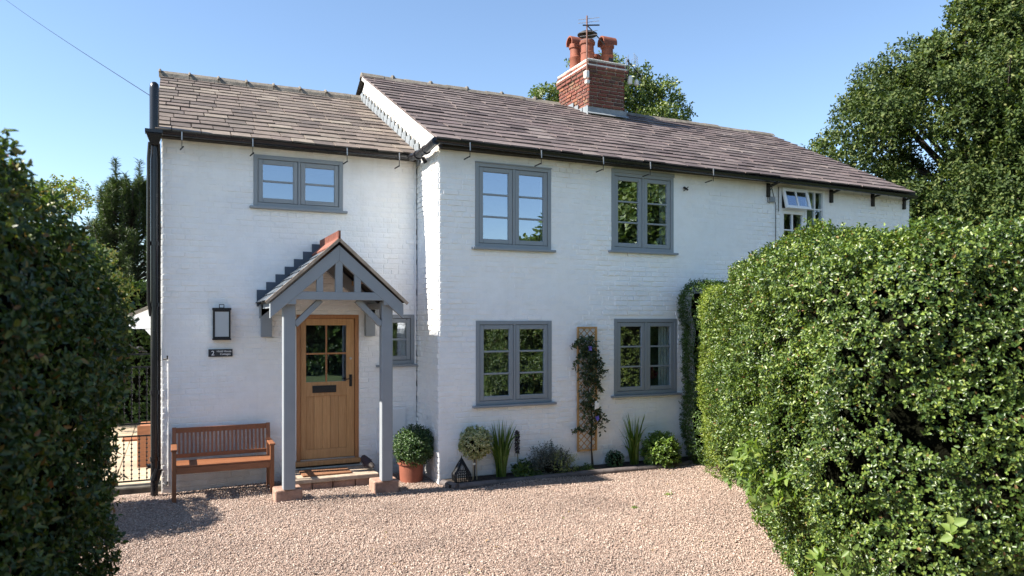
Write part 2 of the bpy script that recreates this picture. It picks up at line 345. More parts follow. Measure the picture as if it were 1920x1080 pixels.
def ball_pts(c, r, n, inner=.78, squash=(1, 1, 1)):
    d = nrm(rng.normal(0, 1, (n, 3))); q = rng.uniform(inner, 1.05, (n, 1)); s = np.array(squash)
    return np.array(c) + d * q * r * s, nrm(d / s)
# ------------------------------------------------------------------ ground
g = MB(); g.quad((-300, -300, -.03), (300, -300, -.03), (300, 300, -.03), (-300, 300, -.03)); tag(g.build('grass_ground', 'grass'), kind='structure')
g = MB(); g.quad((-6, -6, 0), (12, -6, 0), (12, 10.75, 0), (-6, 10.75, 0)); tag(g.build('gravel_drive', 'gravel'), kind='structure')
g = MB(); g.quad((-9, 10.95, .05), (-.12, 10.95, .05), (-.12, 19, .05), (-9, 19, .05)); tag(g.build('patio', 'paving'), kind='structure')
g = MB(); yy = 11
for i in range(12):
    for j in range(16):
        x0 = -9 + j * .55 + random.uniform(0, .01); y0 = 11.0 + i * .6
        if x0 + .54 < -.2: g.box(x0, x0 + .535, y0, y0 + .585, .04, .062 + random.uniform(0, .004))
pv = g.build('patio_slabs', 'paving', bevel=.004); tag(pv, kind='structure')
g = MB(); g.box(-1.6, -.15, 10.72, 10.97, -.05, .085); st = g.build('gate_step', 'darkstep', bevel=.02); tag(st, 'low dark mossy stone step under the black iron gate', 'step')
# loose stones
nS = 230000
xy = np.stack([rng.uniform(-1.3, 7.9, nS), rng.uniform(4.2, 10.6, nS)], 1)
d_ = xy[:, 0] * .4147 + xy[:, 1] * .91; lat = (xy[:, 0] * .91 - xy[:, 1] * .4147) / d_
ok = (d_ > 6.1) & (lat > -.60) & (lat < .42)
x, y = xy[:, 0], xy[:, 1]
ok &= ~((x > 3.4) & (y > 9.22)) & ~((x > -.2) & (x < 3.3) & (y > 10.55)) & ~((x > 1.3) & (x < 2.55) & (y > 9.9)) & ~((x > 3.27) & (y > 9.5))
ok &= ~((abs(x - 1.265) < .17) & (abs(y - 9.52) < .14)) & ~((abs(x - 2.52) < .17) & (abs(y - 9.52) < .14))
P = xy[ok]; n = len(P)
oc = np.array([(1, 0, 0), (0, 1, 0), (-1, 0, 0), (0, -1, 0), (.25, .1, 1), (-.2, -.15, -.6)], float)
of = np.array([(0, 1, 4), (1, 2, 4), (2, 3, 4), (3, 0, 4), (1, 0, 5), (2, 1, 5), (3, 2, 5), (0, 3, 5)])
S = rng.uniform(.0045, .0108, (n, 1, 1)) * np.array([1, 1, .62]) * rng.uniform(.7, 1.3, (n, 1, 3)) * np.where(rng.random((n, 1, 1)) > .985, 1.7, 1)
an = rng.random(n) * 6.283; ca, sa = np.cos(an), np.sin(an)
v = oc[None] * S + rng.normal(0, .0012, (n, 6, 3)); tl = rng.normal(0, .35, (n, 2))
v[:, :, 2] += v[:, :, 0] * tl[:, :1] + v[:, :, 1] * tl[:, 1:]
vx = v[:, :, 0] * ca[:, None] - v[:, :, 1] * sa[:, None]; vy = v[:, :, 0] * sa[:, None] + v[:, :, 1] * ca[:, None]
und = .012 * np.sin(P[:, 0] * 2.3 + P[:, 1] * 1.1) + .008 * np.sin(P[:, 1] * 5.1 - P[:, 0] * 1.7) + .006
v = np.stack([vx + P[:, None, 0], vy + P[:, None, 1], v[:, :, 2] + (np.maximum(und, 0) + rng.uniform(.002, .012, n))[:, None]], 2)
f = (np.arange(n)[:, None, None] * 6 + of[None]).reshape(-1, 3)
tag(npmesh('gravel', v.reshape(-1, 3), f, 'stones'), 'loose pink and buff gravel stones covering the drive', 'gravel', kind='stuff')
# a few weeds in the gravel
for i, (wx, wy, lb) in enumerate([(4.95, 7.35, 'tiny yellow green weed growing in open gravel nearer the middle'), (5.75, 7.75, 'tiny yellow green weed in gravel close to the hedge')]):
    Pp = np.array([[wx + random.uniform(-.05, .05), wy + random.uniform(-.03, .03), .02] for _ in range(7)])
    o = leaves('weed', *shoots(Pp, np.tile([0, 0, 1.], (7, 1)), 5, .03, .014, stem=.01), 'bright'); tag(o, lb, 'weed', 'weeds in the gravel')
nf = 90; P_ = np.stack([rng.uniform(-.6, 7.2, nf), rng.uniform(5.6, 9.1, nf), rng.uniform(.018, .028, nf)], 1); P_ = P_[(P_[:, 0] < 4.4 + .72 * (P_[:, 1] - 4.9))]; nf = len(P_)
tag(leaves('fallen_leaves', P_, rng.normal(0, 1, (nf, 3)) * [1, 1, .15], np.tile([[0, .1, 1.]], (nf, 1)) + rng.normal(0, .3, (nf, 3)), rng.uniform(.018, .038, nf), .016, 'dryleaf'), 'scattered small dry leaves lying on the gravel', 'fallen leaves', kind='stuff')
# ------------------------------------------------------------------ brick walls
def brick_face(mb, back, fn, u0, u1, z0, z1, holes, top=None, bw=.225, bh=.075, j=.011, pro=(.003, .008), slope=.005, jitter=.003):
    """individually laid bricks standing proud of a mortar sheet; fn(u, z, out) -> point"""
    row = 0; z = z0
    while z < z1 - .02:
        zt = min(z + bh - j, z1); u = u0 - (bw / 2 if row % 2 else 0) - bw * .25 * (row % 3 == 2)
        while u < u1:
            if row % 5 == 4: wd = bw / 2
            else: wd = bw
            segs = [(max(u, u0), min(u + wd - j, u1))]
            for (a, b_, c_, d) in holes:
                if zt > c_ and z < d:
                    ns = []
                    for s0, s1 in segs:
                        if s1 <= a or s0 >= b_: ns.append((s0, s1))
                        else:
                            if s0 < a: ns.append((s0, a))
                            if s1 > b_: ns.append((b_, s1))
                    segs = ns
            for s0, s1 in segs:
                if s1 - s0 < .02: continue
                if top and (zt > top(s0) or zt > top(s1)): continue
                am = .25 + 1.5 * max(0, min(1, .5 + 1.4 * mnoise.noise(Vector((s0 * .9, z * 1.1, pro[1] * 300))))); o = random.uniform(*pro) * am; a, b_ = slope, slope
                q = [random.uniform(-jitter, jitter) for _ in range(4)]
                zz = z + random.uniform(-.002, .002)
                p = [fn(s0, zz, -.004), fn(s1, zz, -.004), fn(s1, zt, -.004), fn(s0, zt, -.004), fn(s0 + a, zz + b_, o + q[0] * .6), fn(s1 - a, zz + b_, o + q[1] * .6), fn(s1 - a, zt - b_, o + q[2] * .6), fn(s0 + a, zt - b_, o + q[3] * .6)]
                n = len(mb.v); mb.v += p
                mb.f += [tuple(n + i for i in f) for f in ((4, 5, 6, 7), (0, 1, 5, 4), (1, 2, 6, 5), (2, 3, 7, 6), (3, 0, 4, 7))]
            u += wd
        z += bh; row += 1
def sheet(mb, fn, u0, u1, z0, z1, holes, out=0):
    us = sorted({u0, u1, *[h[0] for h in holes], *[h[1] for h in holes]}); zs = sorted({z0, z1, *[h[2] for h in holes], *[h[3] for h in holes]})
    for i in range(len(us) - 1):
        for k in range(len(zs) - 1):
            cu = (us[i] + us[i + 1]) / 2; cz = (zs[k] + zs[k + 1]) / 2
            if any(a < cu < b_ and c_ < cz < d for a, b_, c_, d in holes): continue
            mb.quad(fn(us[i], zs[k], out), fn(us[i + 1], zs[k], out), fn(us[i + 1], zs[k + 1], out), fn(us[i], zs[k + 1], out))
cot = empty('cottage', (3.27, 10.58, 0), 'white painted brick cottage with slate roofs, grey windows and timber door', 'cottage')
YL, YM = 10.58, 9.58
XL, XS, XE = -.17, 3.27, 12.62
# windows: x0,x1,z0,z1
WUL = (.96, 2.17, 3.80, 4.505); WSM = (2.70, 3.225, 1.60, 2.33); DOOR = (1.525, 2.395, .25, 2.325)
WA = (3.80, 4.99, 3.27, 4.455); WB = (6.025, 7.175, 3.31, 4.505); WC = (3.81, 5.0, 1.055, 2.24); WD = (6.07, 7.24, 1.10, 2.27); WW_ = (9.39, 10.43, 3.25, 4.53)
wl = MB(); fnL = lambda u, z, o: (u, YL - o, z)
def wob(u, z): return .002 * math.sin(u * 1.7 + z) + .002 * math.sin(u * .9 - z * 2.1)
fnM = lambda u, z, o: (u, YM - o - wob(u, z), z)
hl = [WUL, WSM, DOOR]; sheet(wl, fnL, XL, XS - .02, -.1, 4.72, hl); brick_face(wl, None, fnL, XL + .004, XS - .004, 0, 4.66, hl)
fnG = lambda u, z, o: (XL - o, u, z)            # left gable wall, u runs in y
gt = lambda yy: 4.68 + (min(yy, 28.4 - yy) - 10.4) * .5
wl.quad((XL, YL, -.1), (XL, 17.8, -.1), (XL, 17.8, 4.7), (XL, 14.2, 6.48), (XL, YL, 4.7)); brick_face(wl, None, fnG, YL, 17.8, 0, 6.4, [], top=lambda u: 4.60 + (min(u, 28.4 - u) - YL) * .49)
wl.quad((XL, 17.8, -.1), (12.6, 17.8, -.1), (12.6, 17.8, 4.7), (XL, 17.8, 4.7))
o = wl.build('wall', 'white', cot); 
wm = MB(); hm = [WA, WB, WC, WD, WW_]; sheet(wm, lambda u, z, o: (u, YM, z), XS, XE, -.1, 4.72, hm); brick_face(wm, None, fnM, XS + .002, XE, 0, 4.64, hm, pro=(.003, .0105), jitter=.004, slope=.006)
rt = lambda yy: 4.62 + (yy - 9.38) * .487
fnR = lambda u, z, o: (XS - o, u, z)
wm.quad((XS, YM, -.1), (XS, YM, rt(YM) + .05), (XS, 13.85, rt(13.85)), (XS, 17.8, 4.8), (XS, 17.8, -.1))
brick_face(wm, None, fnR, YM, YL + .0, 0, 4.75, [], pro=(.004, .014), jitter=.006, top=lambda u: rt(u) + .02)
brick_face(wm, None, fnR, YL, 13.9, 4.5, 6.8, [], pro=(.003, .01), jitter=.004, top=lambda u: rt(u) - .01)
wm.quad((XE, YM, -.1), (13.35, 17.5, -.1), (13.35, 17.5, 4.6), (13.3, 13.8, 6.6), (XE, YM, 4.6))
wm.build('wall', 'white', cot)
# ------------------------------------------------------------------ windows
def ring(mb, x0, x1, z0, z1, wdt, y0, y1):
    mb.box(x0, x0 + wdt, y0, y1, z0, z1); mb.box(x1 - wdt, x1, y0, y1, z0, z1)
    mb.box(x0 + wdt, x1 - wdt, y0, y1, z1 - wdt, z1); mb.box(x0 + wdt, x1 - wdt, y0, y1, z0, z0 + wdt)
def window(W, Y, rows, cas=2, mat='grey', label=None, curtain=None, head=0, gl='glass', sill=True, cols=1):
    x0, x1, z0, z1 = W; f = .055 if mat == 'grey' else .045
    m = MB(); ring(m, x0, x1, z0, z1, f, Y - .012, Y + .09)
    cw = (x1 - x0 - 2 * f) / cas
    for i in range(1, cas): m.box(x0 + f + cw * i - .016, x0 + f + cw * i + .016, Y - .008, Y + .09, z0 + f, z1 - f)
    if head: m.box(x0 - .005, x1 + .005, Y - .03, Y + .05, z1 - .005, z1 + head)
    win = m.build('window', mat, cot, bevel=.004)
    if label: win['label'] = label
    sl = MB(); sl.box(x0 + f * .6, x1 - f * .6, Y + .03, Y + .085, z0 + f * .6, z1 - f * .6)
    g = MB(); ring(g, x0 + .03, x1 - .03, z0 + .03, z1 - .03, .05, Y + .035, Y + .08); g.build('seal', 'gap', win)
    for i in range(cas):
        a = x0 + f + cw * i + (.016 if i else 0) + .005; b_ = x0 + f + cw * (i + 1) - (.016 if i < cas - 1 else 0) - .005
        c0, c1 = z0 + f + .005, z1 - f - .005; cf = .062
        m = MB(); ring(m, a, b_, c0, c1, cf, Y - .002, Y + .05)
        cs = m.build('casement', mat, win, bevel=.006)
        for k in range(1, rows):
            zz = c0 + cf + (c1 - c0 - 2 * cf) * k / rows; m = MB(); m.box(a + cf - .002, b_ - cf + .002, Y + .004, Y + .04, zz - .0125, zz + .0125); m.build('glazing_bar', mat, win, bevel=.003)
        m = MB(); m.box(a + cf - .005, b_ - cf + .005, Y + .022, Y + .026, c0 + cf - .005, c1 - cf + .005); m.build('pane', gl, win)
    if sill:
        m = MB(); m.box(x0 - .055, x1 + .055, Y - .07, Y + .04, z0 - .035, z0 - .002); m.build('sill', mat, win, bevel=.006)
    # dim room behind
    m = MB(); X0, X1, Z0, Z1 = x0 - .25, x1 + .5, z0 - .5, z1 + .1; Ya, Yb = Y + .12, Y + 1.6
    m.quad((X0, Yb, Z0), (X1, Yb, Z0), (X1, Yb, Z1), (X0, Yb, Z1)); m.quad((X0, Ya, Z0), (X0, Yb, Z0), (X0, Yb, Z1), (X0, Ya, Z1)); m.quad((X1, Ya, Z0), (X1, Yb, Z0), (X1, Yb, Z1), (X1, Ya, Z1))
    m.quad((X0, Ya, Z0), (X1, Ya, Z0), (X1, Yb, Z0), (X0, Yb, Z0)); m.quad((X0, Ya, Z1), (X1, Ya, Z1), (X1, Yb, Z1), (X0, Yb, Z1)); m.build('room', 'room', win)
    # reveals
    m = MB(); m.quad((x0, Y, z0), (x0, Y + .12, z0), (x0, Y + .12, z1), (x0, Y, z1)); m.quad((x1, Y, z0), (x1, Y + .12, z0), (x1, Y + .12, z1), (x1, Y, z1))
    m.quad((x0, Y, z1), (x1, Y, z1), (x1, Y + .12, z1), (x0, Y + .12, z1)); m.quad((x0, Y, z0), (x1, Y, z0), (x1, Y + .12, z0), (x0, Y + .12, z0)); m.build('reveal', 'white', win)
    if curtain:
        m = MB(); xa, xb = curtain; k = 14
        for i in range(k):
            p0 = xa + (xb - xa) * i / k; p1 = xa + (xb - xa) * (i + 1) / k; ya = Y + .13 + .015 * math.sin(i * 2.1); yb = Y + .13 + .015 * math.sin((i + 1) * 2.1)
            m.quad((p0, ya, z0), (p1, yb, z0), (p1, yb, z1), (p0, ya, z1))
        m.build('curtain', 'curtain', win)
    return win
window(WUL, YL, 2)
window(WSM, YL, 2, cas=1, gl='glass2', curtain=(3.04, 3.12), label='small grey casement window beside the porch')
window(WA, YM, 3, curtain=(4.88, 5.06), head=.012)
wb = window(WB, YM, 3, curtain=(7.0, 7.12), head=.05)
m = MB(); m.bar((6.93, YM + .12, 3.40), (6.97, YM + .12, 3.55), .04, .03); m.bar((6.99, YM + .12, 3.40), (7.03, YM + .12, 3.5), .03, .03); m.build('ornament', 'upvc', wb)
window(WC, YM, 3, gl='glass2'); 
wd = window(WD, YM, 3, gl='glass2', curtain=(6.98, 7.22), label='grey window beside the hedge with red flowers just inside')
b0, d0, n0, l0, w0 = shoots(*ball_pts((6.93, YM + .3, 1.42), .09, 26), 5, .05, .04)
leaves('flowers', b0, d0, n0, l0, w0, 'redfl', wd)
# white plastic window of the neighbour
x0, x1, z0, z1 = WW_; Y = YM
m = MB(); ring(m, x0, x1, z0, z1, .045, Y - .015, Y + .09); xm = x0 + .60; m.box(xm - .02, xm + .02, Y - .012, Y + .09, z0 + .045, z1 - .045); m.box(x0 + .045, xm - .02, Y - .012, Y + .09, 4.13, 4.17)
ww = m.build('window', 'upvc', cot, bevel=.004); ww['label'] = 'white plastic window with its small top light propped open'
def hinge_light(tilt):
    a, b_, c0, c1 = x0 + .03, xm, 4.14, 4.505; m = MB(); th = R(tilt)
    def tf(p): X, Yy, Z = p; dz = Z - c1; dy = Yy - Y; return (X, Y + dz * math.sin(th) + dy * math.cos(th) - .03, c1 + dz * math.cos(th) - dy * math.sin(th))
    ring(m, a, b_, c0, c1, .05, Y - .02, Y + .02); m.v = [tf(p) for p in m.v]; m.build('casement', 'upvc', ww, bevel=.004)
    m = MB(); mx = (a + b_) / 2; m.box(mx - .01, mx + .01, Y - .018, Y + .018, c0 + .05, c1 - .05); m.v = [tf(p) for p in m.v]; m.build('glazing_bar', 'upvc', ww)
    m = MB(); m.box(a + .045, b_ - .045, Y - .002, Y + .002, c0 + .045, c1 - .045); m.v = [tf(p) for p in m.v]; m.build('pane', 'glass', ww)
hinge_light(15)
m = MB(); ring(m, x0 + .045, xm - .02, z0 + .045, 4.13, .055, Y - .004, Y + .05); m.build('casement', 'upvc', ww, bevel=.004)
m = MB(); xc = (x0 + xm) / 2; m.box(xc - .01, xc + .01, Y, Y + .04, z0 + .1, 4.075)
for zz in (3.5, 3.8): m.box(x0 + .1, xm - .075, Y + .002, Y + .038, zz - .01, zz + .01)
xc = (xm + x1) / 2; m.box(xc - .01, xc + .01, Y, Y + .04, z0 + .045, z1 - .045)
for zz in (3.55, 3.87, 4.19): m.box(xm + .02, x1 - .045, Y + .002, Y + .038, zz - .01, zz + .01)
m.build('glazing_bar', 'upvc', ww)
m = MB(); m.box(x0 + .09, xm - .07, Y + .025, Y + .029, z0 + .09, 4.085); m.build('pane', 'glass2', ww); m = MB(); m.box(xm + .015, x1 - .04, Y + .025, Y + .029, z0 + .04, z1 - .04); m.build('pane', 'glass2', ww)
m = MB()
for i in range(16):
    p0 = xm + (x1 - xm) * i / 16; p1 = xm + (x1 - xm) * (i + 1) / 16; m.quad((p0, Y + .2 + .025 * math.sin(i * 1.7), z0), (p1, Y + .2 + .025 * math.sin(i * 1.7 + 1.7), z0), (p1, Y + .2 + .025 * math.sin(i * 1.7 + 1.7), z1), (p0, Y + .2 + .025 * math.sin(i * 1.7), z1))
m.build('curtain', simple("olive_curtain", (.42, .45, .30), .9, var=.15), ww)
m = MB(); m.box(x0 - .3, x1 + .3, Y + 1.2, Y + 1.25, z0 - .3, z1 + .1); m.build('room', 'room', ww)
# ------------------------------------------------------------------ door
dx0, dx1, dz0, dz1 = DOOR; Y = YL
m = MB(); fw = .055; m.box(dx0, dx0 + fw, Y - .01, Y + .1, dz0 + .03, dz1); m.box(dx1 - fw, dx1, Y - .01, Y + .1, dz0 + .03, dz1); m.box(dx0 + fw, dx1 - fw, Y - .01, Y + .1, dz1 - fw, dz1)
m.box(dx0 + fw, dx1 - fw, Y + .055, Y + .1, dz0 + .03, dz0 + .06)
df = m.build('door_frame', 'oakfr', cot, bevel=.004)
m = MB(); m.box(dx0 - .02, dx1 + .02, Y - .07, Y + .08, dz0 - .035, dz0 + .028); m.build('threshold', 'oak', df, bevel=.006)
m = MB(); m.box(dx0 + fw, dx1 - fw, Y + .0, Y + .05, dz0 + .03, dz0 + .042); m.build('weather_strip', 'alu', df)
m = MB(); m.box(dx0 - .01, dx1 + .01, Y - .03, Y + .02, dz0 - .062, dz0 - .036); m.build('riser', 'soffit', df)
a, b_ = dx0 + fw + .004, dx1 - fw - .004; c0, c1 = dz0 + .048, dz1 - fw - .004; yd0, yd1 = Y + .012, Y + .055
gz0, gz1 = 1.375, 2.175; ga, gb = a + .075, b_ - .115
m = MB(); m.box(a, ga, yd0, yd1, c0, c1); m.box(gb, b_, yd0, yd1, c0, c1); m.box(ga, gb, yd0, yd1, gz1, c1); m.box(ga, gb, yd0, yd1, gz0 - .20, gz0); m.box(ga, gb, yd0, yd1, c0, c0 + .13)
door = m.build('door', 'oak', cot, bevel=.003); door['label'] = 'oak stable style front door with four glazed lights'
m = MB(); pn = 5
for i in range(pn):
    p0 = ga + (gb - ga) * i / pn; p1 = ga + (gb - ga) * (i + 1) / pn; m.box(p0 + .0015, p1 - .0015, yd0 + .014, yd1 - .01, c0 + .13, gz0 - .2)
m.build('panel', 'oak', door, bevel=.003)
m = MB(); xm = (ga + gb) / 2; zm = (gz0 + gz1) / 2; m.box(xm - .012, xm + .012, yd0 + .004, yd1, gz0, gz1); m.box(ga, gb, yd0 + .006, yd1, zm - .012, zm + .012); m.build('glazing_bar', 'oakfr', door, bevel=.003)
for i in (0, 1):
    for k in (0, 1):
        m = MB(); xa = (ga, xm + .012)[i]; xb = (xm - .012, gb)[i]; za = (gz0, zm + .012)[k]; zb = (zm - .012, gz1)[k]; m.box(xa, xb, yd0 + .02, yd0 + .024, za, zb); m.build('pane', 'glass2', door)
m = MB(); m.box(1.745, 2.075, yd0 - .014, yd0, 1.225, 1.325); m.box(1.765, 2.055, yd0 - .02, yd0 - .014, 1.245, 1.305); m.build('letterbox', 'iron', door, bevel=.003)
m = MB(); m.box(b_ - .075, b_ - .035, yd0 - .012, yd0, 1.30, 1.47); m.tube([(b_ - .055, yd0 - .01, 1.41), (b_ - .055, yd0 - .06, 1.41), (b_ - .10, yd0 - .065, 1.412), (b_ - .165, yd0 - .055, 1.40)], [.011, .011, .009, .007]); m.build('handle', 'iron', door, bevel=.002)
m = MB(); m.tube([(b_ - .055, yd0 + .002, 1.70), (b_ - .055, yd0 - .012, 1.70)], .018, 14); m.build('lock', 'alu', door)
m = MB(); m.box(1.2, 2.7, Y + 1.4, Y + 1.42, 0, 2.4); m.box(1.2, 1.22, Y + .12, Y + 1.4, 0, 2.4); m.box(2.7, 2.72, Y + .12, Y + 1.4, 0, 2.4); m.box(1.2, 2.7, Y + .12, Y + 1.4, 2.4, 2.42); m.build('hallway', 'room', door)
# wreath-like round ornament just inside the glass
m = MB(); m.tube([(1.60 + .125 * math.cos(t_), Y + .1, 1.80 + .19 * math.sin(t_)) for t_ in np.linspace(-1.5, 1.6, 16)], .007, 6); m.build('glass_ornament', 'bright', door)
# step
m = MB(); m.box(1.36, 2.52, 9.90, YL - .005, .105, .165); stp = m.build('door_step', 'stonetop', cot, bevel=.012)
m = MB(); xx = 1.38
for wd_ in (.26, .27, .30, .28): m.box(xx, xx + wd_ - .012, 9.93, 10.5, -.05, .102); xx += wd_
m.build('riser', 'stone', stp, bevel=.01)
# ------------------------------------------------------------------ roofs
def slate_slope(mb, EL, ER, RL, RR, ncourse, sw, th=.014, rough=.006, clipx=None):
    EL, ER, RL, RR = map(Vector, (EL, ER, RL, RR)); nor = (ER - EL).cross(RL - EL).normalized()
    if nor.z < 0: nor = -nor
    for i in range(ncourse):
        t0 = i / ncourse; t1 = min((i + 1.35) / ncourse, 1.0)
        A0 = EL.lerp(RL, t0); B0 = ER.lerp(RR, t0); A1 = EL.lerp(RL, t1); B1 = ER.lerp(RR, t1); Lr = (B0 - A0).length
        s = -random.uniform(0, 1) * sw * .6 if i % 2 else -sw * .5 * random.random(); cut = []
        s = 0 if False else s
        while s < Lr:
            wd = sw * random.uniform(.82, 1.2); a = max(s, 0) / Lr; b_ = min(s + wd - random.uniform(.008, .016), Lr) / Lr
            if b_ - a > .004:
                up = .020 + random.uniform(0, rough); skew = random.uniform(-.012, .012); up2 = up + random.uniform(-.004, .005)
                sl = (A1 - A0).normalized()
                p = [A0.lerp(B0, a) + nor * up + sl * (skew + random.uniform(-.006, .006)), A0.lerp(B0, b_) + nor * up2 + sl * (-skew * .5 + random.uniform(-.006, .006)), A1.lerp(B1, b_) + nor * .004, A1.lerp(B1, a) + nor * .004]
                q = [v_ - nor * th for v_ in p]; n = len(mb.v); mb.v += [tuple(v_) for v_ in p + q]
                mb.f += [tuple(n + k for k in f) for f in ((0, 1, 2, 3), (0, 4, 5, 1), (1, 5, 6, 2), (3, 7, 4, 0))]
            s += wd
# left wing
r_ = MB(); slate_slope(r_, (XL - .07, 10.39, 4.665), (XS + .0, 10.39, 4.665), (XL - .07, 14.2, 6.5), (XS + .0, 14.2, 6.5), 16, .31, th=.022, rough=.010)
rl = r_.build('roof', 'slate_l', cot); rl['label'] = 'brown toned slate roof of the set back left wing'
m = MB(); m.quad((XL - .06, 10.41, 4.66), (XS, 10.41, 4.66), (XS, 14.2, 6.49), (XL - .06, 14.2, 6.49)); m.quad((XL - .06, 14.2, 6.50), (XS, 14.2, 6.50), (XS, 18, 4.66), (XL - .06, 18, 4.66)); m.build('roof_deck', 'soffit', rl)
xx = XL - .08
for i in range(8):
    L_ = .47; m = MB()
    pr = [(-.15, -.085), (-.125, -.02), (-.06, .045), (0, .06), (.06, .045), (.125, -.02), (.15, -.085), (0, -.02)]
    n = len(m.v); 
    for X_ in (xx, xx + L_ - .01): m.v += [(X_, 14.2 + a, 6.53 + b_ + random.uniform(-.006, .006)) for a, b_ in pr]
    m.f += [(k, (k + 1) % 8, 8 + (k + 1) % 8, 8 + k) for k in range(8)] + [tuple(range(8))[::-1], tuple(range(8, 16))]
    if i < 7: m.tube([(xx - .0, 14.2 + .16 * math.sin(a), 6.53 + .088 * math.cos(a) - .03) for a in np.linspace(-1.4, 1.4, 9)], .022, 6)
    m.build('ridge_tile', 'ridge', rl); xx += L_
    if xx > 3.1: break
# lead soakers stepping up the white wall
m = MB(); k = 17
for i in range(k):
    y0 = 10.42 + 3.75 * i / k; z0_ = 4.68 + 1.83 * i / k; m.box(XS - .034, XS - .02, y0, y0 + .25, z0_ - .16, z0_ + .19); 
m.build('stepped_flashing', 'lead', rl)
# main roof
r_ = MB(); EL_, ER_, RL_, RR_ = (XS - .09, 9.39, 4.68), (12.47, 9.33, 4.60), (XS - .09, 13.85, 6.86), (13.28, 13.8, 6.76)
slate_slope(r_, EL_, ER_, RL_, RR_, 18, .38, th=.021, rough=.013)
rm = r_.build('roof', 'slate_m', cot); rm['label'] = 'long purple brown slate roof carrying the brick chimney'
m = MB(); dz = .012; m.quad(*[(p[0], p[1], p[2] - dz) for p in (EL_, ER_, RR_, RL_)]); m.quad((RL_[0], 13.85, 6.86), (RR_[0], 13.8, 6.76), (13.3, 17.9, 4.6), (XS - .09, 17.9, 4.8)); m.build('roof_deck', 'soffit', rm)
m = MB(); m.bar((XS - .06, 9.42, 4.64), (XS - .06, 13.8, 6.79), .05, .06); m.build('verge', 'cement', rm)
n = 24
for i in range(n):
    a = Vector(RL_).lerp(Vector(RR_), i / n); b_ = Vector(RL_).lerp(Vector(RR_), (i + .985) / n); 
    if 7.5 < (a.x + b_.x) / 2 < 8.6: continue
    m = MB(); o_ = random.uniform(-.01, .012); pr = [(-.13, -.07), (-.07, .0), (0, .03), (.07, .0), (.13, -.07), (0, -.03)]
    for p in (a, b_): m.v += [(p.x, p.y + u_, p.z + .03 + z_ + o_ + random.uniform(-.004, .004)) for u_, z_ in pr]
    m.f += [(k, (k + 1) % 6, 6 + (k + 1) % 6, 6 + k) for k in range(6)] + [tuple(range(6))[::-1], tuple(range(6, 12))]
    m.build('ridge_tile', 'ridge', rm)
# mortar dabs on the ridge
m = MB()
for i in range(5):
    p = Vector(RL_).lerp(Vector(RR_), .06 + i * .075); m = MB()
    m.lathe([(.0, p.z + .09), (.03, p.z + .08), (.05, p.z + .05), (.065, p.z)], p.x, p.y - .03, 7); m.build('ridge_mortar', 'ridge', rm)
# ------------------------------------------------------------------ gutters and pipes
def gutter(a, b_, r=.055):
    m = MB(); a = Vector(a); b_ = Vector(b_); t_ = (b_ - a).normalized(); s_ = t_.cross(Vector((0, 0, 1))).normalized(); n0 = 0; k = 8
    for rr in (r, r - .006):
        for p in (a, b_):
            for i in range(k + 1):
                g_ = math.pi * i / k; m.v.append(tuple(p + s_ * math.cos(g_) * rr + Vector((0, 0, -1)) * math.sin(g_) * rr))
    K = k + 1
    for L in (0, 2 * K):
        for i in range(k): m.f.append((L + i, L + i + 1, L + K + i + 1, L + K + i))
    for e in (0, K): m.f += [(e + i, e + i + 1, 2 * K + e + i + 1, 2 * K + e + i) for i in range(k)]
    for i in (0, k): m.f.append((i, K + i, 3 * K + i, 2 * K + i))
    return m.build('gutter', 'black', cot, smooth=True)
ga_ = gutter((XL - .14, 10.40, 4.66), (XS - .16, 10.40, 4.645)); ga_['label'] = 'black gutter of the left wing'
gb_ = gutter((XS - .12, 9.37, 4.665), (9.1, 9.37, 4.60)); gb_['label'] = 'black gutter of the main front'
gc_ = gutter((9.1, 9.37, 4.60), (12.5, 9.35, 4.55)); gc_['label'] = 'neighbouring gutter on black brackets'
m = MB(); m.tube([(XS - .12, 9.36, 4.64), (XS - .14, 9.6, 4.6), (XS - .13, 10.15, 4.6), (XS - .16, 10.36, 4.61)], .055, 12); m.tube([(XS - .13, 9.72, 4.60), (XS - .13, 9.78, 4.60)], .068, 12); m.tube([(XS - .13, 10.1, 4.60), (XS - .13, 10.16, 4.60)], .068, 12)
m.tube([(XS - .1, 10.0, 4.55), (XS - .05, 10.0, 4.47)], .03, 8); m.build('gutter_bend', 'black', cot, smooth=True)
m = MB(); m.box(XL - .05, XS - .01, 10.45, 10.58, 4.60, 4.67); m.box(XS, 12.6, 9.44, 9.58, 4.585, 4.655); m.build('fascia', 'soffit', cot)
PIN = []
def strap(x, Y, z, mm, hook=.06, s=1):
    mk = MB(); PIN.append((mk, x))
    mm.bar((x, Y - .06, z + .04), (x, Y - .065, z - .07), .013, .007); mk.bar((x, Y - .055, z - .07), (x, Y - .055, z - .16), .007, .007)
    mk.bar((x - hook * .3, Y + .12, z - .155), (x + hook * .3, Y - .0, z - .135), .013, .013)
for x in (.07, .93, 2.18, 2.93): mm = MB(); strap(x, 10.40, 4.62, mm); mm.build('bracket', 'alu', ga_); PIN[-1][0].build('bracket_pin', 'iron', ga_)
for x in (3.62, 4.70, 5.72, 6.55, 7.75): mm = MB(); strap(x, 9.37, 4.61, mm); mm.build('bracket', 'alu', gb_); PIN[-1][0].build('bracket_pin', 'iron', gb_)
for x in (9.12, 10.58, 11.62, 12.45): mm = MB(); mm.box(x - .03, x + .03, YM - .045, YM - .005, 4.33, 4.56); mm.bar((x, YM - .04, 4.50), (x + .02, 9.33, 4.55), .05, .03); mm.build('bracket', 'soffit', gc_, bevel=.004)
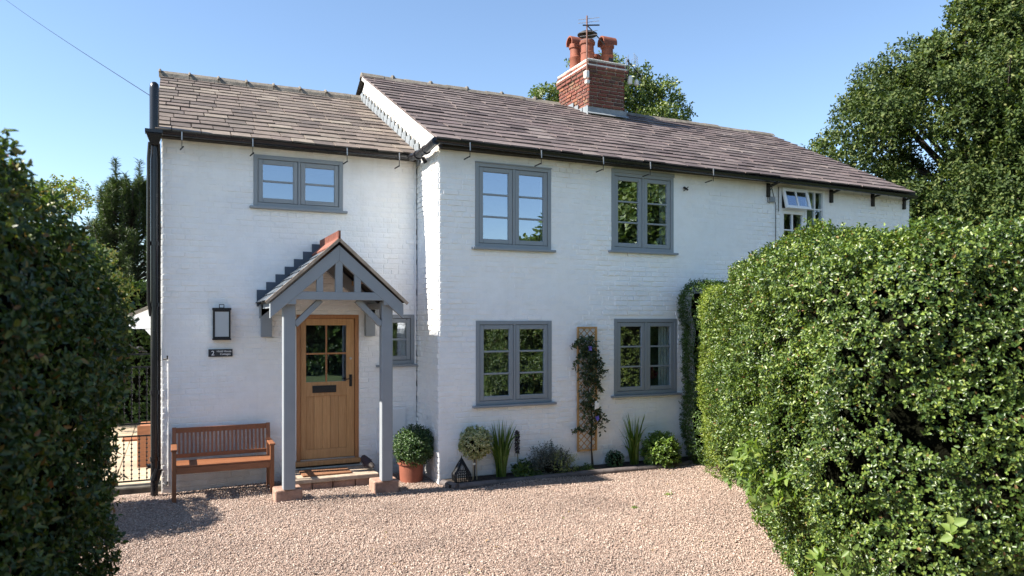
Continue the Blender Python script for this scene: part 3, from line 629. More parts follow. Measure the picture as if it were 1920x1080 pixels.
# soil pipe and hopper at the corner
m = MB(); m.tube([(-.25, 10.46, 4.62), (-.25, 10.46, 5.20), (-.25, 10.46, 5.26), (-.25, 10.46, 5.285)], [.057, .057, .05, .025], 16); m.tube([(-.25, 10.46, .0), (-.25, 10.46, 4.62)], .045, 14)
for zz in (4.5, 3.2, 2.42, 1.3, .45): m.tube([(-.25, 10.46, zz), (-.25, 10.46, zz + .05)], .056, 14)
sp_ = m.build('soil_pipe', 'black', cot, smooth=True)
m = MB(); m.box(-.355, -.15, 10.33, 10.47, 4.615, 4.66); n = len(m.v); m.v += [(-.345, 10.335, 4.61), (-.16, 10.335, 4.61), (-.16, 10.465, 4.61), (-.345, 10.465, 4.61), (-.29, 10.37, 4.47), (-.2, 10.37, 4.47), (-.2, 10.45, 4.47), (-.29, 10.45, 4.47)]; m.f += [tuple(n + k for k in f) for f in ((0, 1, 5, 4), (1, 2, 6, 5), (2, 3, 7, 6), (3, 0, 4, 7), (4, 5, 6, 7), (0, 3, 2, 1))]; m.build('hopper', 'black', cot, bevel=.004)
m = MB(); m.tube([(-.30, 10.38, 4.5), (-.315, 10.42, 4.3), (-.315, 10.42, 2.5), (-.29, 10.46, 2.3)], .022, 10)
m.tube([(-.20, 10.42, 4.5), (-.195, 10.5, 4.3), (-.195, 10.52, .3)], .02, 10); m.build('downpipe', 'black', cot, smooth=True)
m = MB(); m.tube([(-.33, 10.5, .38), (-.20, 10.5, .40)], .03, 10); m.tube([(-.25, 10.46, .2), (-.21, 10.46, .35)], .06, 10); m.build('drain_connector', 'black', cot, smooth=True)
# thin painted pipe in the inner corner
m = MB(); m.tube([(3.235, 10.56, .2), (3.235, 10.56, 4.58)], .012, 8); m.build('conduit', 'white', cot); m = MB(); m.tube([(-.09, 10.565, 0.1), (-.09, 10.565, 1.75)], .007, 8); m.build('conduit', 'white', cot)
# ------------------------------------------------------------------ chimney
ch = MB(); cx0, cx1, cy0, cy1 = 7.66, 8.52, 13.05, 14.3; zb, zt = 6.1, 7.56
m = MB(); m.box(cx0 + .01, cx1 - .01, cy0 + .01, cy1 - .01, zb, zt)
core_m = m
cb = MB()
def four(mb, e, z0, z1, j=.017, bw=.225):
    kw = dict(bw=bw, bh=.075, j=j, pro=(.006, .014), slope=.004, jitter=.004)
    brick_face(mb, None, lambda u, z, o: (u, cy0 - e - o, z), cx0 - e, cx1 + e, z0, z1, [], **kw); brick_face(mb, None, lambda u, z, o: (cx0 - e - o, u, z), cy0 - e, cy1 + e, z0, z1, [], **kw)
    brick_face(mb, None, lambda u, z, o: (cx1 + e + o, u, z), cy0 - e, cy1 + e, z0, z1, [], **kw); brick_face(mb, None, lambda u, z, o: (u, cy1 + e + o, z), cx0 - e, cx1 + e, z0, z1, [], **kw)
four(cb, 0, 6.1, 7.30); four(cb, .035, 7.30, 7.375); four(cb, .055, 7.375, 7.45); four(cb, .03, 7.475, 7.555)
cst = cb.build('chimney', 'brick', cot)
m.box(cx0 - .03, cx1 + .03, cy0 - .03, cy1 + .03, 7.3, 7.376); m.box(cx0 - .05, cx1 + .05, cy0 - .05, cy1 + .05, 7.377, 7.45); m.box(cx0 - .025, cx1 + .025, cy0 - .025, cy1 + .025, 7.476, 7.556); m.build('mortar_joints', 'mortar', cst)
m = MB(); m.box(cx0 - .045, cx1 + .045, cy0 - .045, cy1 + .045, 7.451, 7.475); n = len(m.v); e = .035
m.v += [(cx0 - e, cy0 - e, 7.557), (cx1 + e, cy0 - e, 7.557), (cx1 + e, cy1 + e, 7.557), (cx0 - e, cy1 + e, 7.557), (cx0 - e, cy0 - e, 7.585), (cx1 + e, cy0 - e, 7.575), (cx1 + e, cy1 + e, 7.585), (cx0 - e, cy1 + e, 7.58), (cx0 + .15, cy0 + .15, 7.64), (cx1 - .15, cy0 + .15, 7.64), (cx1 - .15, cy1 - .15, 7.64), (cx0 + .15, cy1 - .15, 7.64)]
m.f += [tuple(n + k for k in f) for f in ((0, 3, 2, 1), (0, 1, 5, 4), (1, 2, 6, 5), (2, 3, 7, 6), (3, 0, 4, 7), (4, 5, 9, 8), (5, 6, 10, 9), (6, 7, 11, 10), (7, 4, 8, 11), (8, 9, 10, 11))]; m.build('cap', 'cement', cst, bevel=.008)
rz = lambda yy: 4.68 + (yy - 9.39) * .4885
m = MB(); m.prism([(cx0 - .035, rz(13) - .02), (cx1 + .035, rz(13) - .02), (cx1 + .035, rz(13) + .15), (cx0 - .035, rz(13) + .15)], cy0 - .04, cy0 - .018)
m.v += [(cx0 - .06, cy0 - .12, rz(cy0 - .12) + .035), (cx1 + .06, cy0 - .12, rz(cy0 - .12) + .03), (cx1 + .06, cy0 - .02, rz(cy0) + .045), (cx0 - .06, cy0 - .02, rz(cy0) + .045)]; n = len(m.v) - 4; m.f.append((n, n + 1, n + 2, n + 3))
for i in range(4):
    y0 = cy0 + i * .2; m.box(cx0 - .036, cx0 - .02, y0 - .03, y0 + .2, rz(y0) - .05, rz(y0) + (.16 if i < 1 else .07)); m.box(cx1 + .02, cx1 + .036, y0 - .03, y0 + .2, rz(y0) - .05, rz(y0) + .18)
m.build('flashing', 'lead', cst)
def pot(x, y, r, h, kind):
    z = 7.60; m = MB(); p = [(r * 1.0, z), (r * .97, z + h * .45), (r * 1.04, z + h * .47), (r * 1.04, z + h * .52), (r * .95, z + h * .54), (r * .93, z + h * .82), (r * 1.12, z + h * .84), (r * 1.14, z + h * .93), (r * 1.0, z + h * .95), (r * 1.0, z + h), (r * .8, z + h), (r * .8, z + h * .5)]
    m.lathe(p, x, y, 20); o = m.build('chimney_pot', 'terrac', cst, smooth=True)
    zt_ = z + h
    if x > 8.2 and kind == 'hood':
        m = MB(); m.lathe([(r * 1.015, z), (r * 1.005, z + h * .22), (r * .995, z + h * .36)], x, y, 20); m.f = [f for f in m.f if m.v[f[0]][1] < y and m.v[f[0]][0] > x - r * .5]; m.build('soot_patch', 'soot', cst)
    if kind == 'hood':
        m = MB(); L = r * 1.25; k = 12; n0 = 0
        for rr in (r * 1.05, r * .85):
            for X_ in (-L, L):
                for i in range(k + 1):
                    a = math.pi * (1.12 - 1.24 * i / k); m.v.append((x + X_, y + rr * math.cos(a), zt_ + .015 + rr * math.sin(a) * 1.05))
        K = k + 1
        for i in range(k): m.f += [(i, i + 1, K + i + 1, K + i), (2 * K + i, 3 * K + i, 3 * K + i + 1, 2 * K + i + 1), (i, 2 * K + i, 2 * K + i + 1, i + 1), (K + i, K + i + 1, 3 * K + i + 1, 3 * K + i)]
        m.f += [(0, K, 3 * K, 2 * K), (k, 2 * K + k, 3 * K + k, K + k)]
        me_ = m.build('hood', 'terrac', cst, smooth=True)
    if kind == 'cowl':
        m = MB(); m.lathe([(0, zt_ + .19), (r * .9, zt_ + .18), (r * 1.45, zt_ + .135), (r * 1.45, zt_ + .12), (r * .8, zt_ + .13), (0.001, zt_ + .13)], x, y, 20)
        for a in range(5): m.tube([(x + r * .8 * math.cos(a * 1.2566), y + r * .8 * math.sin(a * 1.2566), zt_ - .05), (x + r * .8 * math.cos(a * 1.2566), y + r * .8 * math.sin(a * 1.2566), zt_ + .1)], .008, 5)
        m.build('cowl', 'soot', cst, smooth=True)
    return o
pot(7.86, 13.93, .13, .60, 'hood'); pot(7.90, 13.50, .145, .54, 'cowl'); pot(8.34, 13.42, .13, .50, 'hood'); pot(8.30, 13.85, .115, .40, 'none')
# aerials
ae = empty('tv_aerial', (7.6, 13.0, 7.2), 'rusty pole aerial with short bars strapped to the near corner of the chimney', 'aerial', 'television aerials on the chimney')
m = MB(); m.tube([(7.585, 12.98, 7.18), (7.585, 12.98, 8.42)], .016, 8); m.build('mast', 'rustpole', ae)
m = MB(); m.box(7.54, 7.62, 12.94, 13.04, 7.16, 7.30); m.box(7.56, 7.64, 12.95, 13.03, 7.05, 7.12); m.build('bracket', 'cement', ae, bevel=.01)
bd = Vector((.75, -.2, .06)).normalized(); b0_ = Vector((7.50, 13.0, 8.22)); m = MB(); m.tube([b0_, b0_ + bd * .35], .014, 6)
m.tube([(7.60, 12.98, 8.22), (8.05, 13.05, 7.93)], .012, 6); m.build('boom', 'iron', ae)
m = MB(); el_d = Vector((.95, -.25, .18)).normalized()
for zz in (8.36, 8.29, 8.10, 8.02, 7.95):
    hw = .20 if zz > 8.2 else .16; c_ = Vector((7.60, 12.98, zz)); m.tube([c_ - el_d * hw, c_ + el_d * (hw + .05)], .0055, 5)
m.build('element', 'alu', ae)
ae2 = empty('tv_aerial', (8.62, 13.05, 7.2), 'small grey aerial with mesh reflector beyond the right side of the chimney', 'aerial', 'television aerials on the chimney')
m = MB(); m.tube([(8.66, 13.1, 7.25), (8.66, 13.1, 7.74)], .013, 6); m.bar((8.55, 13.1, 7.3), (8.66, 13.1, 7.3), .03, .03); m.build('mast', 'soot', ae2)
m = MB(); m.tube([(8.62, 13.08, 7.70), (9.05, 13.2, 7.45)], .011, 6); m.build('boom', 'iron', ae2)
m = MB()
for i in range(5): q = Vector((8.62, 13.08, 7.70)).lerp(Vector((9.05, 13.2, 7.45)), i / 4); m.tube([q + Vector((-.03, -.1, .08)), q + Vector((.03, .1, -.08))], .004, 4)
for i in range(4): m.tube([(8.56, 13.02, 7.58 + i * .05), (8.66, 13.2, 7.58 + i * .05)], .004, 4)
for i in range(2): m.tube([(8.56 + i * .1, 13.02 + i * .18, 7.56), (8.56 + i * .1, 13.02 + i * .18, 7.76)], .004, 4)
for i in range(4): m.tube([(8.72, 12.98, 7.70 + i * .04), (8.95, 13.18, 7.70 + i * .045)], .0035, 4)
for i in range(3): m.tube([(8.72 + i * .11, 12.98 + i * .1, 7.62), (8.72 + i * .11, 12.98 + i * .1, 7.84)], .0035, 4)
m.build('element', 'alu', ae2)
m = MB(); m.box(8.60, 8.68, 12.98, 13.04, 7.18, 7.34); m.build('junction_box', 'cement', ae2, bevel=.006); m = MB(); m.lathe([(.0, 7.32), (.03, 7.31), (.05, 7.26), (.05, 7.2), (0.01, 7.18)], 8.83, 13.05, 10); m.build('junction_box', 'cement', ae2, bevel=.006)
# ------------------------------------------------------------------ porch
pc, pe, pzE, pzA, pyF, pyB = 1.855, .855, 2.475, 3.235, 9.26, YL
def pp(s, tt): return (pc + s * pe * (1 - tt), pzE + (pzA - pzE) * tt)
r_ = MB()
for s in (-1, 1):
    slate_slope(r_, (pc + s * pe, pyF, pzE) if s < 0 else (pc + s * pe, pyF, pzE), (pc + s * pe, pyB, pzE), (pc, pyF, pzA), (pc, pyB, pzA), 8, .27, th=.012, rough=.004)
porch = r_.build('porch', 'slate_g', cot); porch['label'] = 'gabled timber porch painted slate grey over the front door'
m = MB()
for s in (-1, 1): m.quad((pc + s * (pe - .01), pyF + .02, pzE - .004), (pc, pyF + .02, pzA - .004), (pc, pyB, pzA - .004), (pc + s * (pe - .01), pyB, pzE - .004))
m.build('roof_deck', 'soffit', porch)
nx = Vector((-(pzA - pzE), 0, pe)).normalized()
for s in (-1, 1):          # pale edge of mortar and slate along the gable
    m = MB(); a = Vector((pc + s * (pe + .02), 0, pzE - .015)); b2 = Vector((pc, 0, pzA + .018)); m.bar((a.x, pyF - .015, a.z), (b2.x, pyF - .015, b2.z), .03, .035, up=(0, 0, 1)); m.build('verge', 'stonetop', porch)
for s in (-1, 1):          # front rafters
    for yy, nm_ in ((pyF + .045, 'rafter'), (pyB - .06, 'rafter')):
        m = MB(); wdt = .145; dn = Vector((s * (pzA - pzE), 0, pe)).normalized() * -1
        top0 = Vector((pc + s * (pe - .03), 0, pzE - .02 + .0)); top1 = Vector((pc, 0, pzA - .05))
        dirv = (top1 - top0).normalized(); perp = Vector((-dirv.z * s, 0, dirv.x * s)); perp = perp if perp.z < 0 else -perp
        vert = wdt / abs(dirv.x)
        poly = [(top0.x, top0.z - .0), (top1.x, top1.z), (top1.x, top1.z - vert), (top0.x + .0, top0.z - vert * .95)]
        m.prism(poly, yy - .04, yy + .04); m.build(nm_, 'greyw', porch, bevel=.004)
m = MB(); m.box(pc - .62, pc + .62, pyF + .01, pyF + .08, 2.50, 2.60); m.build('tie_beam', 'greyw', porch, bevel=.004)
m = MB(); m.box(pc - .045, pc + .045, pyF + .012, pyF + .075, 2.60, 3.05); m.build('king_post', 'greyw', porch, bevel=.004)
for s in (-1, 1):
    m = MB(); m.box(pc + s * .235 - .04, pc + s * .235 + .04, pyF + .014, pyF + .073, 2.60, 2.86); m.build('strut', 'greyw', porch, bevel=.004)
for px_ in (1.205, 2.43):
    m = MB(); m.box(px_ - .01, px_ + .135, pyF + .10, pyF + .235, .165, 2.49); po = m.build('post', 'greyw', porch, bevel=.01)
    m = MB(); m.box(px_ - .012, px_ + .137, pyF + .005, pyF + .10, 2.34, 2.50) if False else m.box(px_ - .005, px_ + .13, pyF + .012, pyF + .1, 2.44, 2.52); m.build('post_head', 'greyw', porch, bevel=.004)
    m = MB(); c_ = px_ + .06
    m.box(c_ - .165, c_ + .165, pyF + .12, pyF + .41, -.04, .163); pl = m.build('plinth', 'stone', porch, bevel=.018)
for s, px_ in ((1, 1.34), (-1, 2.42)):
    m = MB(); m.bar((px_, pyF + .16, 2.19), (px_ + s * .31, pyF + .16, 2.50), .07, .09, up=(0, 1, 0)); m.build('brace', 'greyw', porch, bevel=.004)
for s in (-1, 1):   # wall posts, wall plates and purlins
    xw = 1.12 if s < 0 else 2.545
    m = MB(); m.box(xw - .07, xw + .07, YL - .10, YL - .012, 2.02, 2.47); m.build('wall_corbel', 'greyw', porch, bevel=.004)
    m = MB(); m.box(xw - .05, xw + .05, pyF + .09, YL - .01, 2.40, 2.475); m.build('wall_plate', 'greyw', porch, bevel=.004)
    m = MB(); m.box(pc + s * .74 - .04, pc + s * .74 + .04, pyF + .24, pyF + .3, 2.34, 2.46); 
m = MB(); m.box(pc - .03, pc + .03, pyF + .1, YL - .01, 3.03, 3.15); m.box(pc + .42, pc + .45, pyF + .1, YL - .01, 2.74, 2.80); m.build('purlin', 'sawn', porch)
for i in range(4):
    y0 = pyF - .01 + i * .33; m = MB()
    if i == 3: y1 = YL - .01
    else: y1 = y0 + .325
    n = len(m.v); pr = [(-.13, -.105), (0, .02), (.13, -.105), (.12, -.125), (0, -.012), (-.12, -.125)]
    for yy in (y0, y1): m.v += [(pc + a, yy, pzA + .03 + b_) for a, b_ in pr]
    m.f += [(k, (k + 1) % 6, 6 + (k + 1) % 6, 6 + k) for k in range(6)] + [tuple(range(6))[::-1], tuple(range(6, 12))]
    k = 6
    for q in range(k):
        ya = y0 + (y1 - y0) * q / k; yb = ya + (y1 - y0) / k * .62; m.box(pc - .015, pc + .015, ya, yb, pzA + .045, pzA + .13)
    m.box(pc - .014, pc + .014, y0, y1, pzA + .03, pzA + .055)
    m.build('ridge_tile', 'redridge', porch)
m = MB(); k = 7    # stepped flashing on the wall
for s in (-1, 1):
    for i in range(k):
        a = pc + s * pe * (1 - i / k); b2 = pc + s * pe * (1 - (i + 1) / k); zl = pzE + (pzA - pzE) * i / k
        m.box(min(a, b2) - .0, max(a, b2), YL - .03 - (.001 * i), YL - .015, zl - .04, zl + .185)
m.build('stepped_flashing', 'leaddark', porch)
# side door hood further back along the side wall
m = MB(); m.prism([(-.64, 2.30), (-.17, 2.52), (-.17, 2.56), (-.66, 2.33)], 12.2, 13.3); hood = m.build('side_hood', 'ridge', cot)
m = MB(); m.prism([(-.63, 2.12), (-.17, 2.12), (-.17, 2.50), (-.63, 2.29)], 12.24, 12.30); m.prism([(-.17, 2.12), (-.42, 2.11), (-.17, 1.80)], 12.25, 12.32); m.build('fascia', 'upvc', hood)
# ------------------------------------------------------------------ wall fittings
la = empty('wall_lamp', (.55, YL - .07, 1.98), 'black framed box wall lantern with frosted glass beside the porch', 'lamp')
x0, x1, z0, z1, y0, y1 = .445, .66, 1.985, 2.41, YL - .15, YL - .02
m = MB(); f_ = .022
for a in (x0, x1 - f_):
    for b_ in (y0, y1 - f_): m.box(a, a + f_, b_, b_ + f_, z0 + .02, z1 - .03)
m.box(x0 - .008, x1 + .008, y0 - .008, y1 + .01, z1 - .03, z1); m.box(x0 - .006, x1 + .006, y0 - .006, y1 + .008, z0, z0 + .022); m.box(x0 + f_, x1 - f_, y0, y0 + .012, z0 + .022, z0 + .045); m.box(x0 + f_, x1 - f_, y0, y0 + .012, z1 - .05, z1 - .03)
m.box(x0 + .08, x1 - .08, y0 + .04, y1 + .015, z1, z1 + .006)
m.build('frame', 'iron', la, bevel=.003)
m = MB(); xc = (x0 + x1) / 2; m.tube([(xc - .028, y0 + .06, z1), (xc - .028, y0 + .06, z1 + .045), (xc + .028, y0 + .06, z1 + .045), (xc + .028, y0 + .06, z1)], .006, 6); m.build('top_loop', 'iron', la)
m = MB(); m.box(x0 + .02, x1 - .02, y0 + .006, y0 + .011, z0 + .03, z1 - .04); m.box(x0 + .004, x0 + .008, y0 + .02, y1 - .02, z0 + .03, z1 - .04); m.box(x1 - .008, x1 - .004, y0 + .02, y1 - .02, z0 + .03, z1 - .04); m.build('glass', 'frost', la)
m = MB(); m.lathe([(.001, 2.27), (.02, 2.25), (.032, 2.21), (.028, 2.17), (.016, 2.14), (.015, 2.10)], xc, YL - .085, 14); m.build('bulb', 'bulb', la, smooth=True)
m = MB(); m.box(x0 + .02, x1 - .02, y1, y1 + .018, z0, z1 - .03); m.build('back_plate', simple('lamp_reflector', (.45, .46, .46), .4), la)
sg = empty('house_sign', (.54, YL - .02, 1.76), 'dark slate nameplate with white lettering under the wall lantern', 'sign')
m = MB(); m.box(.392, .692, YL - .035, YL - .017, 1.762, 1.862); m.build('plate', 'plate', sg, bevel=.003)
def text(s, x, z, size, parent, cx='LEFT'):
    cu = bpy.data.curves.new('t', 'FONT'); cu.body = s; cu.size = size; cu.align_x = cx; cu.extrude = .001; cu.offset = .0003
    to = bpy.data.objects.new('t', cu); C.objects.link(to); bpy.context.view_layer.update(); dg = bpy.context.evaluated_depsgraph_get()
    me = bpy.data.meshes.new_from_object(to.evaluated_get(dg)); bpy.data.objects.remove(to)
    me.transform(Matrix.Translation((x, YL - .0365, z)) @ Matrix.Rotation(R(90), 4, 'X')); o = bpy.data.objects.new('lettering', me); C.objects.link(o); me.materials.clear(); me.materials.append(M['letters']); link(o, parent)
text("2", .425, 1.782, .085, sg); text("Hield House", .585, 1.822, .036, sg, 'CENTER'); text("Cottages", .60, 1.785, .036, sg, 'CENTER')
mb_ = empty('meter_box', (2.9, YL, .3), 'white recessed meter cupboard behind the right porch post', 'meter box')
m = MB(); m.box(2.65, 3.10, YL - .035, YL - .005, .31, .97); m.build('frame', 'upvc', mb_, bevel=.004); m = MB(); m.box(2.675, 3.075, YL - .05, YL - .036, .34, .95); m.build('door', 'upvc', mb_, bevel=.006)
m = MB(); m.box(2.69, 2.70, YL - .053, YL - .05, .60, .63); m.build('lock', 'gap', mb_)
wbk = MB(); wbk.tube([(7.37, YM - .02, 4.36), (7.37, YM - .05, 4.35)], .018, 8); wbk.tube([(7.41, YM - .02, 4.35), (7.41, YM - .06, 4.32)], .014, 8); wbk.bar((7.34, YM - .05, 4.30), (7.43, YM - .05, 4.37), .012, .012); tag(wbk.build('cable_hook', 'iron'), 'small black cable hook on the wall right of the tallest grey window', 'hook')
jb = empty('cable_box', (9.2, YM, 4.2), 'small grey cable box with looping wires beside the white window', 'cable box')
m = MB(); m.box(9.135, 9.245, YM - .06, YM - .02, 4.245, 4.335); m.build('cover', 'lead', jb, bevel=.008)
m = MB(); m.tube([(9.20, YM - .04, 4.5), (9.13, YM - .03, 4.42), (9.10, YM - .03, 4.33), (9.10, YM - .03, 4.24), (9.15, YM - .03, 4.23)], .005, 5); m.tube([(9.16, YM - .05, 4.52), (9.22, YM - .03, 4.40), (9.28, YM - .03, 4.2), (9.275, YM - .03, 2.0)], .006, 5); m.tube([(9.34, YM - .03, 4.52), (9.34, YM - .03, 4.10)], .006, 5); m.build('cable', 'black', jb)
# overhead wire
m = MB(); a = Vector((-.43, 14.5, 6.22)); b_ = Vector((-8.2, 38, 17.2)); m.tube([(-.17, 14.3, 6.1)] + [a.lerp(b_, i / 12) - Vector((0, 0, .5 * math.sin(math.pi * i / 12) * .25)) for i in range(13)], .008, 5)
tag(m.build('overhead_wire', 'black'), 'thin overhead cable running up across the sky to the left gable', 'cable')
# ------------------------------------------------------------------ bench
bn = empty('garden_bench', (.55, 10.2, 0), 'slatted reddish hardwood garden bench against the white wall', 'bench')
bx0, bx1, by0, by1 = -.045, 1.16, 9.97, 10.46
for x in (bx0, bx1 - .05):
    m = MB(); m.box(x, x + .05, by0, by0 + .05, 0, .63); m.build('leg', 'teakv', bn, bevel=.005)
    m = MB(); m.bar((x + .025, by1 - .06, 0), (x + .025, by1 - .06, .42), .05, .06); m.bar((x + .025, by1 - .06, .42), (x + .025, by1 + .02, .86), .05, .045); m.build('leg', 'teakv', bn, bevel=.005)
    m = MB(); m.box(x - .012, x + .062, by0 - .02, by1 - .0, .632, .658); m.build('armrest', 'teak', bn, bevel=.008)
m = MB(); m.box(bx0 + .05, bx1 - .05, by0 + .005, by0 + .03, .345, .425); m.box(bx0 + .05, bx1 - .05, by1 - .08, by1 - .055, .345, .42)
for x in (bx0 + .012, bx1 - .04): m.box(x, x + .025, by0 + .05, by1 - .09, .35, .42)
m.build('seat_frame', 'teak', bn, bevel=.004)
m = MB()
for i in range(6): y0 = by0 + .0 + i * .069; m.box(bx0 + .05 if i in (0,) else bx0 + .02, bx1 - .05 if i in (0,) else bx1 - .02, y0, y0 + .057, .43, .448)
m.build('seat', 'teak', bn, bevel=.004)
bk = lambda z: by1 - .06 + (z - .42) * .182
m = MB(); m.bar((bx0 + .05, bk(.82), .82), (bx1 - .05, bk(.82), .82), .03, .065); m.bar((bx0 + .05, bk(.50), .50), (bx1 - .05, bk(.50), .50), .03, .05)
for i in range(22):
    x = bx0 + .085 + i * (bx1 - bx0 - .17) / 21; m.bar((x, bk(.51), .51), (x, bk(.8), .8), .026, .014)
m.build('backrest', 'teakv', bn, bevel=.003)
# doormat, boot brush
dm = MB(); dm.box(1.53, 2.18, 10.03, 10.40, .1665, .188); tag(dm.build('doormat', 'mat', bevel=.006), 'brown coir doormat on the stone door step', 'doormat')
bb = empty('boot_scraper', (2.44, 10.22, .165), 'dark brown bristly boot scraper ornament at the end of the step', 'boot scraper')
m = MB(); m.tube([(2.40, 10.38, .28), (2.41, 10.33, .30), (2.43, 10.22, .27), (2.45, 10.12, .24), (2.455, 10.07, .225)], [.02, .05, .06, .05, .02], 10); m.build('body', 'seed', bb, smooth=True)
m = MB(); m.tube([(2.45, 10.10, .25), (2.455, 10.04, .25), (2.46, 9.99, .235)], [.035, .04, .015], 8); m.build('head', 'soot', bb, smooth=True)
Pb, Ab = ball_pts((2.425, 10.24, .26), .06, 90, squash=(1, 1.8, .9)); leaves('bristles', *shoots(Pb, Ab, 3, .035, .006, stem=.01), 'seed', bb)
# ------------------------------------------------------------------ flower bed
m = MB(); m.quad((3.3, 9.26, .055), (7.55, 9.22, .055), (7.6, 9.58, .07), (3.3, 9.58, .07)); m.quad((3.3, 9.26, -.02), (7.55, 9.22, -.02), (7.55, 9.22, .055), (3.3, 9.26, .055)); tag(m.build('flower_bed', 'soil'), kind='structure')
ed = empty('bed_edging', (5.3, 9.22, 0), 'low dark rounded edging along the front of the flower bed', 'edging')
pts = [(3.31, 9.50), (3.36, 9.27), (3.42, 9.215)]; xx = 3.42
m = MB(); m.tube([(3.305, 9.53, .03), (3.40, 9.20, .03)], .05, 10); m.build('edging_log', 'edging', ed, smooth=True)
while xx < 7.45:
    L_ = random.uniform(.52, .62); yb = lambda q: 9.215 + .06 * math.sin((q - 3.4) * .75) - .045 * (q - 3.4) / 4 + (.12 if q > 7.2 else 0); m = MB(); z_ = .028 + random.uniform(-.006, .004)
    m.tube([(xx, yb(xx), z_), (xx + L_ * .5, yb(xx + L_ * .5) , z_ + .002), (xx + L_ - .008, yb(xx + L_) , z_)], .048, 10); m.build('edging_log', 'edging', ed, smooth=True); xx += L_
m = MB()
for a, b2 in (((7.52, 9.2), (7.55, 8.95)), ((7.50, 8.93), (7.45, 8.70))): m.bar((*a, .03), (*b2, .03), .1, .1)
tag(m.build('kerb_stone', 'stone', bevel=.01), 'short run of brown kerb bricks turning in under the hedge', 'kerb')
def sprig_ball(name, c, r, n, per, L, W, mat, parent, inner=.7, squash=(1, 1, 1), up=.2, **k):
    P, A = ball_pts(c, r, n, inner, squash); A = nrm(A + np.array([0, 0, up])); P[:, 2] = np.maximum(P[:, 2], .03); return leaves(name, *shoots(P, A, per, L, W, **k), mat, parent)
def coreball(c, r, parent, sq=(1, 1, 1), name='shade_core'):
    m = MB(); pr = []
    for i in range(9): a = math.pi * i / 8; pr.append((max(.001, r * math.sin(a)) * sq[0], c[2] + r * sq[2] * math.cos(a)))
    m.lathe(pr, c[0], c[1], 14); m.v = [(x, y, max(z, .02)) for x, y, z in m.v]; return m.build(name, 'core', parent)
# iron obelisk
ob = empty('wire_lantern', (3.53, 9.40, .05), 'small black wire pyramid lantern at the left end of the flower bed', 'lantern'); cx, cy, hb = 3.53, 9.40, .36
m = MB(); cr = [(cx - .10, cy - .08), (cx + .10, cy - .08), (cx + .10, cy + .08), (cx - .10, cy + .08)]
for x, y in cr: m.tube([(x, y, .05), (cx + (x - cx) * 1.05, cy + (y - cy) * 1.05, .16), (cx, cy, hb + .02)], .008, 6)
for z, s in ((.055, 1), (.155, 1.05), (.19, .9)):
    for i in range(4): a, b2 = cr[i], cr[(i + 1) % 4]; m.tube([(cx + (a[0] - cx) * s, cy + (a[1] - cy) * s, z), (cx + (b2[0] - cx) * s, cy + (b2[1] - cy) * s, z)], .006, 6)
m.tube([(cx, cy, hb), (cx, cy, hb + .05)], [.012, .004], 6); m.build('frame', 'iron', ob)
m = MB()
for i in range(4):
    a, b2 = cr[i], cr[(i + 1) % 4]
    for k in range(1, 7):
        t_ = k / 7; x, y = a[0] + (b2[0] - a[0]) * t_, a[1] + (b2[1] - a[1]) * t_; m.tube([(x, y, .055), (x, y, .155)], .004, 5); m.tube([(x, y, .18), (cx, cy, hb - .01)], .004, 5)
    m.tube([(a[0] + (b2[0] - a[0]) * q / 16, a[1] + (b2[1] - a[1]) * q / 16, .17 + .013 * math.sin(q * 1.6)) for q in range(17)], .004, 4)
m.build('wirework', 'iron', ob)
# topiary
tp = empty('topiary_tree', (3.72, 9.42, .05), 'variegated holly clipped to a ball on a thin stem in the flower bed', 'topiary'); c = (3.74, 9.42, .565)
m = MB(); m.tube([(3.73, 9.42, .05), (3.735, 9.42, .45)], .011, 8); m.build('stem', 'bark', tp); m = MB(); m.tube([(3.70, 9.41, .05), (3.71, 9.41, .40)], .007, 6); m.tube([(3.76, 9.41, .05), (3.75, 9.41, .40)], .007, 6); m.build('cane', 'cane', tp); m = MB(); m.tube([(3.715, 9.40, .28), (3.715, 9.44, .28)], .018, 8); m.build('tie', 'label', tp)
coreball(c, .165, tp); sprig_ball('foliage', c, .215, 620, 7, .034, .014, 'varieg', tp, inner=.75, up=.1, stem=.03)
# strap-leaved clumps
def straps(cx, cy, n, h, name, label, lean=(0, 0), mat='iris', seedv=1):
    rnd = random.Random(seedv); root = empty(name, (cx, cy, .05), label, 'plant', 'strap leaved clumps in the flower bed'); m = MB()
    for i in range(n):
        a = rnd.random() * 6.28; r0 = rnd.random() * .07; ln = h * rnd.uniform(.55, 1.1); out_ = rnd.uniform(.02, .36) * ln; ww_ = rnd.uniform(.011, .021)
        x0 = cx + r0 * math.cos(a); y0 = cy + r0 * math.sin(a) * .6; dx = math.cos(a) + lean[0]; dy = (math.sin(a) + lean[1]) * .45; sx, sy = -math.sin(a) * ww_, math.cos(a) * ww_ * .6; kk = rnd.random() * 3.14; sx, sy = math.cos(kk) * ww_, math.sin(kk) * ww_; pv = None; bend = rnd.random() < .22
        for k in range(8):
            t_ = k / 7; z = .05 + ln * (t_ if not bend else t_ * 1.25 - .55 * t_ ** 3); o_ = out_ * t_ ** 2.2 * (1 if not bend else 1.6); w_ = (1 - t_ ** 3) ; c_ = (x0 + dx * o_, y0 + dy * o_, z)
            l_, r2 = (c_[0] - sx * w_, c_[1] - sy * w_, c_[2]), (c_[0] + sx * w_, c_[1] + sy * w_, c_[2])
            if pv: m.quad(pv[0], pv[1], r2, l_)
            pv = (l_, r2)
    m.build('leaves', mat, root); return root
straps(4.13, 9.44, 95, .78, 'iris_clump', 'taller clump of strap leaves between the topiary ball and dark flower spike', (-.1, 0), seedv=3)
straps(6.33, 9.42, 60, .74, 'iris_clump', 'clump of strap leaves beside the rounded green shrub', (-.25, -.2), seedv=8)
